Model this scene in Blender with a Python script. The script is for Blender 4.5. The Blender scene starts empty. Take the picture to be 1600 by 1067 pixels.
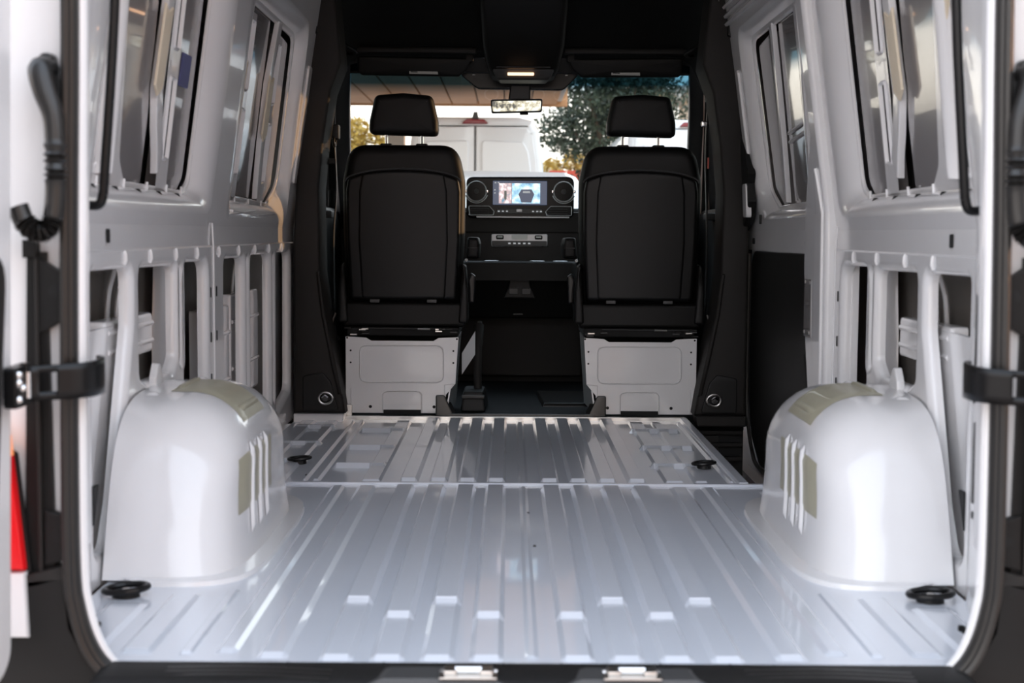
import bpy, bmesh, math, random
from mathutils import Vector, Matrix
from mathutils.geometry import tessellate_polygon
random.seed(7)
SC = bpy.context.scene
COL = SC.collection
PI = math.pi

# ------------------------------------------------------------------ camera
def make_camera():
    pitch, yaw, roll = .07647, .00202, .00635
    cy, sy, cp, sp = math.cos(yaw), math.sin(yaw), math.cos(pitch), math.sin(pitch)
    f = Vector((sy*cp, cy*cp, -sp)); r = Vector((cy, -sy, 0)); u = r.cross(f)
    cr, sr = math.cos(roll), math.sin(roll)
    r2 = cr*r + sr*u; u2 = -sr*r + cr*u
    cam = bpy.data.cameras.new('camera'); co = bpy.data.objects.new('camera', cam); COL.objects.link(co)
    m = Matrix((r2, u2, -f)).transposed().to_4x4(); m.translation = Vector((-.0435, -2.4007, .7375))
    co.matrix_world = m
    cam.sensor_width = 36; cam.lens = 50; cam.clip_start = .05; cam.clip_end = 400
    cam.dof.use_dof = True; cam.dof.focus_distance = 5.75; cam.dof.aperture_fstop = 4.5
    SC.camera = co
make_camera()

# ------------------------------------------------------------------ sky, sun, exposure
def make_world():
    w = bpy.data.worlds.new('sky'); SC.world = w; w.use_nodes = True
    nt = w.node_tree; nt.nodes.clear()
    out = nt.nodes.new('ShaderNodeOutputWorld'); bg = nt.nodes.new('ShaderNodeBackground')
    tc = nt.nodes.new('ShaderNodeTexCoord'); sep = nt.nodes.new('ShaderNodeSeparateXYZ')
    ramp = nt.nodes.new('ShaderNodeValToRGB'); e = ramp.color_ramp.elements
    e[0].position = .0; e[0].color = (1.0, .86, .74, 1)
    e[1].position = .75; e[1].color = (.74, .84, 1.0, 1)
    m = e.new(.18); m.color = (.97, .95, .97, 1)
    nt.links.new(tc.outputs['Generated'], sep.inputs[0]); nt.links.new(sep.outputs['Z'], ramp.inputs[0])
    nt.links.new(ramp.outputs[0], bg.inputs['Color']); bg.inputs['Strength'].default_value = 1.0
    nt.links.new(bg.outputs[0], out.inputs[0])
make_world()
sun = bpy.data.lights.new('sun', 'SUN'); so = bpy.data.objects.new('sun', sun); COL.objects.link(so)
sun.energy = 1.3; sun.color = (1.0, .50, .24); sun.angle = math.radians(.53)
so.rotation_euler = (math.radians(84.5), 0, math.radians(114))
so.location = (20, 8, 8)
SC.view_settings.view_transform = 'Standard'; SC.view_settings.look = 'None'
SC.view_settings.gamma = 1; SC.view_settings.use_curve_mapping = False
SC.view_settings.exposure = 1.65

# ------------------------------------------------------------------ materials
def mat(name, col, rough=.5, metal=0., coat=0., var=0., scale=30., bump=0., bscale=400., spec=.5, emit=None, estr=0.):
    m = bpy.data.materials.new(name); m.use_nodes = True
    nt = m.node_tree; b = nt.nodes['Principled BSDF']
    b.inputs['Base Color'].default_value = (*col, 1); b.inputs['Roughness'].default_value = rough
    b.inputs['Metallic'].default_value = metal; b.inputs['Specular IOR Level'].default_value = spec
    b.inputs['Coat Weight'].default_value = coat; b.inputs['Coat Roughness'].default_value = .04
    tc = nt.nodes.new('ShaderNodeTexCoord')
    if var > 0:
        n = nt.nodes.new('ShaderNodeTexNoise'); n.inputs['Scale'].default_value = scale; n.inputs['Detail'].default_value = 4
        nt.links.new(tc.outputs['Object'], n.inputs['Vector'])
        mx = nt.nodes.new('ShaderNodeMix'); mx.data_type = 'RGBA'
        mx.inputs[6].default_value = (*[max(0, c*(1-var)) for c in col], 1)
        mx.inputs[7].default_value = (*[min(1, c*(1+var)) for c in col], 1)
        nt.links.new(n.outputs['Fac'], mx.inputs[0]); nt.links.new(mx.outputs[2], b.inputs['Base Color'])
    if bump > 0:
        n2 = nt.nodes.new('ShaderNodeTexNoise'); n2.inputs['Scale'].default_value = bscale; n2.inputs['Detail'].default_value = 3
        nt.links.new(tc.outputs['Object'], n2.inputs['Vector'])
        bp = nt.nodes.new('ShaderNodeBump'); bp.inputs['Strength'].default_value = bump; bp.inputs['Distance'].default_value = .002
        nt.links.new(n2.outputs['Fac'], bp.inputs['Height']); nt.links.new(bp.outputs[0], b.inputs['Normal'])
    if emit:
        b.inputs['Emission Color'].default_value = (*emit, 1); b.inputs['Emission Strength'].default_value = estr
    return m

M = {}
M['paint'] = mat('white_body_paint', (.88, .87, .87), .24, coat=.7, var=.03, scale=6)
M['floor'] = mat('white_floor_paint', (.73, .765, .83), .22, coat=.7, var=.03, scale=5)
M['primer'] = mat('thin_grey_paint', (.30, .285, .285), .20, coat=.9, var=.05, scale=5)
M['tan'] = mat('tan_adhesive', (.84, .73, .56), .5, var=.06)
M['pad'] = mat('olive_damping_pad', (.44, .415, .31), .45, coat=.2, var=.06)
M['black'] = mat('black_plastic', (.008, .0078, .0076), .5, spec=.35, var=.1, bump=.15)
M['trim'] = mat('dark_grained_trim', (.017, .0148, .0135), .6, spec=.35, var=.1, bump=.25, bscale=700)
M['gloss'] = mat('gloss_black', (.006, .006, .0065), .3, spec=.3)
M['piano'] = mat('piano_black', (.003, .003, .0035), .22, spec=.14)
M['rubber'] = mat('black_rubber', (.016, .015, .014), .3, var=.15)
M['leather'] = mat('black_leatherette', (.005, .0047, .0045), .48, spec=.28, var=.1, bump=.2, bscale=900)
M['shell'] = mat('black_seat_shell', (.0052, .005, .005), .42, spec=.32, var=.1, bump=.1, bscale=900)
M['headliner'] = mat('black_headliner', (.006, .0062, .0065), .8, var=.2)
M['carpet'] = mat('black_cab_mat', (.004, .0042, .0046), .75, spec=.25, var=.3, scale=60, bump=.4)
M['steel'] = mat('bare_steel', (.62, .6, .57), .28, metal=1., var=.1)
M['chrome'] = mat('chrome', (.82, .82, .82), .1, metal=1.)
M['silver'] = mat('satin_silver', (.62, .62, .64), .35, metal=.25)
M['white'] = mat('white_label', (.75, .75, .72), .5)
M['blue'] = mat('blue_label', (.10, .11, .25), .5)
M['red'] = mat('red_lamp', (.75, .008, .012), .12, coat=.6, emit=(.9, .01, .015), estr=.05)
M['darkred'] = mat('dark_red_lamp', (.22, .008, .02), .2, coat=.5)
M['redpaint'] = mat('red_paint', (.55, .07, .04), .5)
M['gap_shade'] = mat('painted_gap_shade', (.03, .028, .027), .6, var=.1)  # outer skin painted near-black so the gaps round the window blanks look shaded
M['cavity'] = mat('shade_toned_skin', (.16, .145, .13), .6, var=.15, scale=4)  # skin colour darkened to carry the dim shade behind the lower cut-outs
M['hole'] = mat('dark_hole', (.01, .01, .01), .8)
M['carwhite'] = mat('parked_white_paint', (.82, .85, .88), .25, coat=.7)
M['carglass'] = mat('parked_car_glass', (.02, .025, .03), .08, coat=.5)
M['tyre'] = mat('tyre', (.02, .02, .02), .8)
M['asphalt'] = mat('asphalt', (.38, .32, .28), .85, var=.3, scale=8, bump=.5, bscale=60)
M['wood'] = mat('brown_soffit', (.42, .22, .10), .6, var=.25, scale=3)
M['concrete'] = mat('pale_column', (.42, .40, .37), .8, var=.1, scale=4)
M['beige'] = mat('beige_wall', (.40, .31, .23), .8, var=.1, scale=4)
M['tanwall'] = mat('tan_render', (.62, .40, .26), .8, var=.1, scale=3)
M['bark'] = mat('bark', (.10, .075, .055), .9, var=.3, scale=12)
M['leaf'] = mat('dark_leaf', (.045, .065, .040), .55, var=.6, scale=9)
M['leaf2'] = mat('sunlit_gold_leaf', (.45, .30, .06), .55, var=.5, scale=9)  # sunlight on the shrubs is put into this bright golden leaf colour
M['orange'] = mat('orange_lamp', (.8, .25, .1), .3, emit=(1.0, .36, .14), estr=.25)
M['warm'] = mat('dome_lens', (.9, .6, .4), .3, emit=(1.0, .55, .30), estr=.9)
M['icon'] = mat('pale_print', (.5, .5, .5), .5, emit=(.8, .85, .9), estr=.12)
M['grey'] = mat('dark_grey_plastic', (.05, .05, .05), .45)

def glass(name, tint, band=None, spec=.09):
    m = bpy.data.materials.new(name); m.use_nodes = True; nt = m.node_tree; nt.nodes.clear()
    out = nt.nodes.new('ShaderNodeOutputMaterial'); tr = nt.nodes.new('ShaderNodeBsdfTransparent')
    gl = nt.nodes.new('ShaderNodeBsdfGlossy'); gl.inputs['Roughness'].default_value = .02
    gl.inputs['Color'].default_value = (1, 1, 1, 1)
    mx = nt.nodes.new('ShaderNodeMixShader'); lw = nt.nodes.new('ShaderNodeFresnel'); lw.inputs['IOR'].default_value = 1.35
    tr.inputs['Color'].default_value = (*tint, 1)
    if band:
        z0, z1, col = band
        tc = nt.nodes.new('ShaderNodeTexCoord'); sp = nt.nodes.new('ShaderNodeSeparateXYZ')
        nt.links.new(tc.outputs['Object'], sp.inputs[0])
        mr = nt.nodes.new('ShaderNodeMapRange'); mr.inputs[1].default_value = z0; mr.inputs[2].default_value = z1
        nt.links.new(sp.outputs['Z'], mr.inputs[0])
        c = nt.nodes.new('ShaderNodeMix'); c.data_type = 'RGBA'
        c.inputs[6].default_value = (*tint, 1); c.inputs[7].default_value = (*col, 1)
        nt.links.new(mr.outputs[0], c.inputs[0]); nt.links.new(c.outputs[2], tr.inputs['Color'])
    nt.links.new(lw.outputs[0], mx.inputs[0]); nt.links.new(tr.outputs[0], mx.inputs[1])
    nt.links.new(gl.outputs[0], mx.inputs[2]); nt.links.new(mx.outputs[0], out.inputs[0])
    return m
M['windscreen'] = glass('tinted_windscreen', (.86, .92, .90), (1.385, 1.445, (.05, .14, .20)))
M['sideglass'] = glass('side_glass', (.45, .52, .50))

# ------------------------------------------------------------------ geometry helpers
def obj(name, bm, m, parent=None, smooth=35, wn=None, recalc=True):
    if wn is None: wn = 0 < smooth < 45 and len(bm.faces) < 3000
    if recalc: bmesh.ops.recalc_face_normals(bm, faces=bm.faces)
    me = bpy.data.meshes.new(name); bm.to_mesh(me); bm.free()
    me.materials.append(M[m] if isinstance(m, str) else m)
    if smooth:
        me.polygons.foreach_set('use_smooth', [True]*len(me.polygons))
        me.set_sharp_from_angle(angle=math.radians(smooth))
    o = bpy.data.objects.new(name, me); COL.objects.link(o)
    if parent: o.parent = parent
    if wn:
        md = o.modifiers.new('weighted', 'WEIGHTED_NORMAL'); md.keep_sharp = True; md.weight = 90
    return o
def empty(name, label=None, cat=None, group=None, kind=None, loc=(0, 0, 0)):
    o = bpy.data.objects.new(name, None); COL.objects.link(o); o.location = loc
    o.empty_display_size = .05
    return tag(o, label, cat, group, kind)
def tag(o, label=None, cat=None, group=None, kind=None):
    if label: o['label'] = label
    if cat: o['category'] = cat
    if group: o['group'] = group
    if kind: o['kind'] = kind
    return o
def rebase(o, loc):
    """move the origin of an empty to the base of its thing without moving the parts"""
    loc = Vector(loc); o.location = loc
    for c in o.children: c.location = c.location - loc
    return o

def box(bm, x0, x1, y0, y1, z0, z1, bev=0., seg=2):
    r = bmesh.ops.create_cube(bm, size=1.)
    vs = r['verts']
    for v in vs:
        v.co = Vector((x0 + (v.co.x+.5)*(x1-x0), y0 + (v.co.y+.5)*(y1-y0), z0 + (v.co.z+.5)*(z1-z0)))
    if bev > 0:
        es = list({e for v in vs for e in v.link_edges})
        bmesh.ops.bevel(bm, geom=es, offset=bev, segments=seg, affect='EDGES', profile=.5)
    return bm
def nbox(*a, **k): return box(bmesh.new(), *a, **k)
def hexa(bm, pts, bev=0., seg=2):
    """8 points: bottom quad then top quad"""
    vs = [bm.verts.new(p) for p in pts]
    fs = [bm.faces.new([vs[i] for i in q]) for q in ((3, 2, 1, 0), (4, 5, 6, 7), (0, 1, 5, 4), (1, 2, 6, 5), (2, 3, 7, 6), (3, 0, 4, 7))]
    if bev > 0:
        es = list({e for f in fs for e in f.edges})
        bmesh.ops.bevel(bm, geom=es, offset=bev, segments=seg, affect='EDGES', profile=.5)
    return bm
def area2(p): return sum(p[i][0]*p[(i+1) % len(p)][1]-p[(i+1) % len(p)][0]*p[i][1] for i in range(len(p)))
def ccw(p): return list(p) if area2(p) > 0 else list(reversed(p))
def rounded(poly, r, n=5):
    poly = ccw(poly); out = []; N = len(poly)
    rs = r if isinstance(r, (list, tuple)) else [r]*N
    for i in range(N):
        p = Vector(poly[i]); a = Vector(poly[i-1])-p; b = Vector(poly[(i+1) % N])-p
        la, lb = a.length, b.length; a.normalize(); b.normalize()
        ang = a.angle(b, PI); t = math.tan(ang/2)
        d = min(rs[i]/max(t, 1e-4), la*.48, lb*.48)
        p0 = p+a*d; p1 = p+b*d
        for k in range(n+1):
            s = k/n; out.append(tuple((1-s)**2*p0+2*s*(1-s)*p+s*s*p1))
    return out
def rect(y0, y1, z0, z1): return [(y0, z0), (y1, z0), (y1, z1), (y0, z1)]
def offset(poly, d):
    """offset outward for CCW polygons"""
    N = len(poly); out = []
    for i in range(N):
        p = Vector(poly[i]); j = i-1; k = (i+1) % N
        a = p-Vector(poly[j]); b = Vector(poly[k])-p
        if a.length < 1e-7: a = b.copy()
        if b.length < 1e-7: b = a.copy()
        a.normalize(); b.normalize()
        na = Vector((a.y, -a.x)); nb = Vector((b.y, -b.x)); n = na+nb
        if n.length < 1e-6: n = na
        n.normalize(); c = max(.5, n.dot(na))
        out.append(tuple(p+n*(d/c)))
    return out
def rings(bm, loops, close_u=True):
    """bridge successive vertex loops"""
    for A, Bq in zip(loops[:-1], loops[1:]):
        n = len(A); last = n if close_u else n-1
        for i in range(last):
            j = (i+1) % n
            try: bm.faces.new((A[i], A[j], Bq[j], Bq[i]))
            except ValueError: pass
def fill(bm, loops):
    flat = [v for l in loops for v in l]
    pts = [[(v.co.x, v.co.y, v.co.z) for v in l] for l in loops]
    return flat, pts
def plate(bm, outer, holes, mp, off=0., r=.016, depth=.03, n=4):
    """sheet with flanged holes; mp(a,b,off)->3D; flange turns towards larger off"""
    big = [offset(h, r) for h in holes]
    loops2 = [outer]+big
    tri = tessellate_polygon([[Vector((a, b, 0)) for a, b in l] for l in loops2])
    vl = [[bm.verts.new(mp(a, b, off)) for a, b in l] for l in loops2]
    flat = [v for l in vl for v in l]
    for t in tri:
        try: bm.faces.new([flat[i] for i in t])
        except ValueError: pass
    for h, v0 in zip(holes, vl[1:]):
        lp = [v0]
        for k in range(1, n+1):
            a = k/n*PI/2
            o2 = offset(h, r*(1-math.sin(a)))
            lp.append([bm.verts.new(mp(p[0], p[1], off+r*(1-math.cos(a)))) for p in o2])
        if depth > r: lp.append([bm.verts.new(mp(p[0], p[1], off+depth)) for p in h])
        rings(bm, lp)
    return vl[0]
def slab(bm, outl, mp, o0, o1, bev=.004, n=2, back=True):
    """solid plate between offsets o0 (seen face) and o1 with rounded front edge"""
    outl = ccw(outl); lp = []; sg = 1 if o1 > o0 else -1
    for k in range(n+1):
        a = k/n*PI/2
        l = offset(outl, -bev*(1-math.sin(a))); o = o0+sg*bev*(1-math.cos(a))
        lp.append([bm.verts.new(mp(p[0], p[1], o)) for p in l])
    lp.append([bm.verts.new(mp(p[0], p[1], o1)) for p in outl])
    rings(bm, lp)
    for l in ([lp[0], lp[-1]] if back else [lp[0]]):
        tri = tessellate_polygon([[Vector((p[0], p[1], 0)) for p in outl]])
        for t in tri:
            try: bm.faces.new([l[i] for i in t])
            except ValueError: pass
    return bm
def XZ(y, s=1): return lambda a, b, o: Vector((a, y+o*s, b))      # facing -Y (towards the rear)
def XY(z): return lambda a, b, o: Vector((a, b, z-o))             # facing up
def tube(bm, path, r, n=10, cap=True, sq=1.0):
    path = [Vector(p) for p in path]; L = []
    prev = None
    for i, p in enumerate(path):
        t = (path[min(i+1, len(path)-1)]-path[max(i-1, 0)]).normalized()
        if prev is None:
            a = Vector((0, 0, 1)) if abs(t.z) < .9 else Vector((1, 0, 0))
            u = t.cross(a).normalized()
        else:
            u = (prev-t*prev.dot(t)).normalized()
        prev = u; v = t.cross(u)
        rr = r[i] if isinstance(r, (list, tuple)) else r
        L.append([bm.verts.new(p+rr*(math.cos(2*PI*k/n)*u+sq*math.sin(2*PI*k/n)*v)) for k in range(n)])
    rings(bm, L)
    if cap:
        bm.faces.new(L[0]); bm.faces.new(list(reversed(L[-1])))
    return bm
def spline(pts, n=6):
    """Catmull-Rom through points"""
    P = [Vector(p) for p in pts]; P = [P[0]*2-P[1]]+P+[P[-1]*2-P[-2]]; out = []
    for i in range(1, len(P)-2):
        for k in range(n):
            t = k/n
            out.append(.5*((2*P[i])+(-P[i-1]+P[i+1])*t+(2*P[i-1]-5*P[i]+4*P[i+1]-P[i+2])*t*t+(-P[i-1]+3*P[i]-3*P[i+1]+P[i+2])*t**3))
    out.append(P[-2]); return out
def lathe(bm, prof, mtx, n=24, cap=True):
    L = [[bm.verts.new(mtx @ Vector((r*math.cos(2*PI*k/n), r*math.sin(2*PI*k/n), h))) for k in range(n)] for r, h in prof]
    rings(bm, L)
    if cap:
        for l in (L[0], L[-1]):
            try: bm.faces.new(l)
            except ValueError: pass
    return bm
RX90 = Matrix.Rotation(PI/2, 4, 'X')      # local z -> -Y (towards the rear)
def at(x, y, z): return Matrix.Translation((x, y, z))
def pillow(bm, outl, mp, o0, o1, edge=.03, n=5, dome=.004):
    """cushion: outline swollen between o0 and o1 with rounded rims on both sides"""
    outl = ccw(outl); loops = []
    for k in range(n+1):                                   # front rim: face -> side
        a = k/n*PI/2
        loops.append((offset(outl, -edge*(1-math.sin(a))), o0+edge*(1-math.cos(a))))
    for k in range(n+1):                                   # back rim: side -> face
        a = k/n*PI/2
        loops.append((offset(outl, -edge*(1-math.cos(a))), o1-edge*(1-math.sin(a))))
    L = [[bm.verts.new(mp(p[0], p[1], o)) for p in l] for l, o in loops]
    rings(bm, L)
    for l, (ol, o), sg in ((L[0], loops[0], -1), (L[-1], loops[-1], 1)):
        cx = sum(p[0] for p in ol)/len(ol); cy = sum(p[1] for p in ol)/len(ol); prev = l
        for k in (.75, .5, .25):
            nx = [bm.verts.new(mp(cx+(p[0]-cx)*k, cy+(p[1]-cy)*k, o+sg*dome*(1-k*k))) for p in ol]
            rings(bm, [prev, nx]); prev = nx
        c = bm.verts.new(mp(cx, cy, o+sg*dome))
        for i in range(len(prev)): bm.faces.new((prev[i], prev[(i+1) % len(prev)], c))
    return bm

# side-wall surface: lower part upright, upper part leaning in
WX, LEAN, ZB = .905, .153, .75
def wallmap(s):
    return lambda y, z, o: Vector((s*(WX+o-LEAN*max(0., z-ZB)), y, z))
SIDES = ((-1, 'left'), (1, 'right'))

# ================================================================== THE SHELL
# ------------------------------------------------------------------ floor: pressed steel with long ribs
def heightfield(bm, X0, X1, Y0, Y1, bosses, base=0., lip=None):
    xs, ys = {X0, X1}, {Y0, Y1}
    for (a, b, c, d, h, s) in bosses:
        xs |= {a, a+s, b-s, b}; ys |= {c, c+s*2.0, d-s*2.0, d}
    xs = sorted(x for x in xs if X0 <= x <= X1); ys = sorted(y for y in ys if Y0 <= y <= Y1)
    def thin(l):
        o = [l[0]]
        for v in l[1:]:
            if v-o[-1] > .0006: o.append(v)
        return o
    xs, ys = thin(xs), thin(ys)
    def H(x, y):
        z = 0.
        for (a, b, c, d, h, s) in bosses:
            if a < x < b and c < y < d:
                k = min(1, (x-a)/s, (b-x)/s, (y-c)/(s*2.0), (d-y)/(s*2.0))
                if abs(h*k) > abs(z): z = h*k
        return base+z
    g = [[bm.verts.new((x, y, H(x, y))) for x in xs] for y in ys]
    for j in range(len(ys)-1):
        for i in range(len(xs)-1): bm.faces.new((g[j][i], g[j][i+1], g[j+1][i+1], g[j+1][i]))
    # turned-down edges
    for row in (g[0], g[-1], [r[0] for r in g], [r[-1] for r in g]):
        lo = [bm.verts.new((v.co.x, v.co.y, -.035)) for v in row]
        rings(bm, [row, lo], close_u=False)
RIBS = (.08, .166, .253, .342)
rear = []; front = []
for s in (-1, 1):
    for i, c in enumerate(RIBS):
        x = s*c; stop = .275 if i % 2 == 0 else .385
        rear.append((x-.030, x+.030, .018, 1.70, .007, .010))
        rear.append((x-.030, x+.030, stop, 1.69, .016, .009))
        front.append((x-.029, x+.029, 1.795, 3.20, .015, .009))
    rear += [(s*.455-.028, s*.455+.028, .03, 1.72, .007, .010), (s*.540-.020, s*.540+.020, .06, 1.72, .006, .009),
             (s*.61-.012, s*.61+.012, .05, .50, .005, .005), (s*.70-.03, s*.70+.03, .05, .47, .005, .010),
             (s*.80-.04, s*.80+.04, .06, .40, .005, .012), (s*.75-.07, s*.75+.07, 1.60, 1.66, .008, .010)]
rear += [(-.012, .012, .03, 1.73, .0035, .008)]
front += [(-.015, .015, 1.77, 3.21, .004, .008)]
# outer fields of the front floor: long beads and short cross beads
for (a, b) in ((-.455, .030), (-.62, .012), (-.655, .008), (-.735, .022), (-.83, .030), (.455, .030), (.535, .022), (.625, .010)):
    front.append((a-b, a+b, 1.80, 3.16, .009, .007))
for y in (2.06, 2.44, 2.86):
    front += [(-.60, -.43, y, y+.06, .015, .010), (.41, .60, y+.02, y+.08, .015, .010)]
    front += [(-.86, -.70, y+.10, y+.15, .013, .010)]
bm = bmesh.new(); heightfield(bm, -.89, .89, .0, 1.752, rear, -.006)
floor = obj('floor', bm, 'floor', smooth=9)
tag(floor, 'white painted ribbed steel load floor of the van', 'floor', kind='structure')
bm = bmesh.new(); heightfield(bm, -.89, .664, 1.758, 3.25, front, -.010)
obj('front_floor_panel', bm, 'floor', floor, smooth=9)
bm = bmesh.new(); box(bm, -.89, .89, 1.744, 1.764, -.03, .0015, .0015)
obj('floor_seam_bead', bm, 'floor', floor)
bm = bmesh.new(); box(bm, .640, .668, 1.765, 3.25, -.04, .004, .003)
obj('step_edge_lip', bm, 'floor', floor)
bm = bmesh.new(); box(bm, -.89, .66, 3.232, 3.262, -.04, .004, .002)
obj('front_edge_lip', bm, 'steel', floor)
# small drain plugs and rivets pressed in the floor
for (x, y) in ((-.35, 3.18), (.345, 3.17), (-.66, 1.9), (.02, .93), (.01, 1.33), (-.26, .72)):
    obj('floor_plug', lathe(bmesh.new(), [(.0001, .004), (.003, .004), (.004, .0)], at(x, y, -.006), 10), 'grey', floor)

# ------------------------------------------------------------------ side walls
REARWIN = rounded([(.30, .785), (1.66, .785), (1.705, .80), (1.668, 1.60), (.30, 1.60)], [.05, .09, .09, .08, .05])
REARBACK = rounded([(.36, .838), (1.53, .838), (1.592, .855), (1.545, 1.54), (.36, 1.54)], [.05, .07, .07, .06, .05])
FRONTWIN = rounded([(1.935, .770), (3.04, .766), (3.098, .79), (2.995, 1.515), (1.85, 1.525)], [.05, .07, .07, .09, .06])
FRONTBACK = rounded([(2.085, .838), (2.90, .826), (3.08, .90), (2.975, 1.47), (2.04, 1.47)], [.04, .06, .10, .07, .05])
LOW = {
 'A': rounded([(.535, .650), (.850, .650), (.845, .52), (.70, .14), (.64, .045), (.533, .06)], [.03, .05, .08, .06, .03, .02]),
 'B': rounded([(.918, .648), (1.292, .646), (1.290, .410), (1.24, .375), (.98, .375), (.915, .400)], [.02, .05, .06, .03, .03, .03]),
 'C2': rounded(rect(1.322, 1.345, .39, .640), .009),
 'C': rounded(rect(1.372, 1.665, .20, .650), .05),
}
LOWF = {
 'D': rounded([(1.90, .650), (2.235, .650), (2.225, .12), (1.90, .15)], .04),
 'S2': rounded(rect(2.275, 2.300, .12, .645), .009),
 'E': rounded([(2.34, .656), (2.745, .655), (2.73, .10), (2.34, .060)], .045),
 'S3': rounded(rect(2.785, 2.812, .12, .645), .009),
 'F': rounded([(2.862, .656), (3.195, .655), (3.18, .12), (2.845, .060)], .045),
}
def ring_between(bm, A, Bq, mp, o0, o1, n=6, convex=True):
    lp = []
    for k in range(n+1):
        t = k/n
        off = o0+(o1-o0)*((1-math.cos(t*PI/2)) if convex else t)
        tt = math.sin(t*PI/2)*.55+t*.45
        lp.append([bm.verts.new(mp(a[0]+(b[0]-a[0])*tt, a[1]+(b[1]-a[1])*tt, off)) for a, b in zip(A, Bq)])
    rings(bm, lp)
def loop_tri(bm, loops, mp, off):
    tri = tessellate_polygon([[Vector((a, b, 0)) for a, b in l] for l in loops])
    fl = [bm.verts.new(mp(a, b, off)) for l in loops for a, b in l]
    for t in tri:
        try: bm.faces.new([fl[i] for i in t])
        except ValueError: pass
def strip_shape(pts_l, pts_r): return pts_l+list(reversed(pts_r))
def brace(mp, centre, w, o0, o1, name, parent, m='paint', tip=True):
    """upright strip following centre [(y,z)...], pointed lower end"""
    L = [(y-w, z) for y, z in centre]; R = [(y+w, z) for y, z in centre]
    if tip:
        y, z = centre[-1]; R = R+[(y+w*.2, z-.05)]; L = L+[(y-w*.2, z-.05)]
    return obj(name, slab(bmesh.new(), strip_shape(L, R), mp, o0, o1, .004), m, parent)
def slot_rail(mp, y, w, zs, o, parent, shift):
    """slotted reinforcement: plate with raised rims round each slot"""
    z0 = min(z for z, _ in zs)-.095; z1 = max(z for _, z in zs)+.03
    holes = [rounded([(y-w*.42+shift*(1-(a-.92)/.4), a), (y+w*.42+shift*(1-(a-.92)/.4), a), (y+w*.42+shift*(1-(b-.92)/.4), b), (y-w*.42+shift*(1-(b-.92)/.4), b)], .006, 3) for a, b in zs]
    bm = bmesh.new()
    out = ccw([(y-w+shift*(1-(z0-.92)/.4), z0), (y+w+shift*(1-(z0-.92)/.4), z0), (y+w+shift*(1-(z1-.92)/.4), z1), (y-w+shift*(1-(z1-.92)/.4), z1)])
    plate(bm, out, holes, mp, o, .003, .004, 2)
    for h in holes:                                   # raised rims
        ring_between(bm, offset(h, .010), offset(h, .004), mp, o, o-.006, 2, False)
        ring_between(bm, offset(h, .004), h, mp, o-.006, o+.003, 2, False)
    r = obj('slotted_rail', bm, 'paint', parent, wn=True)
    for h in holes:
        obj('slot_shadow', slab(bmesh.new(), offset(h, .004), mp, o+.005, o+.009, .001, 1), 'hole', r)

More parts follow.
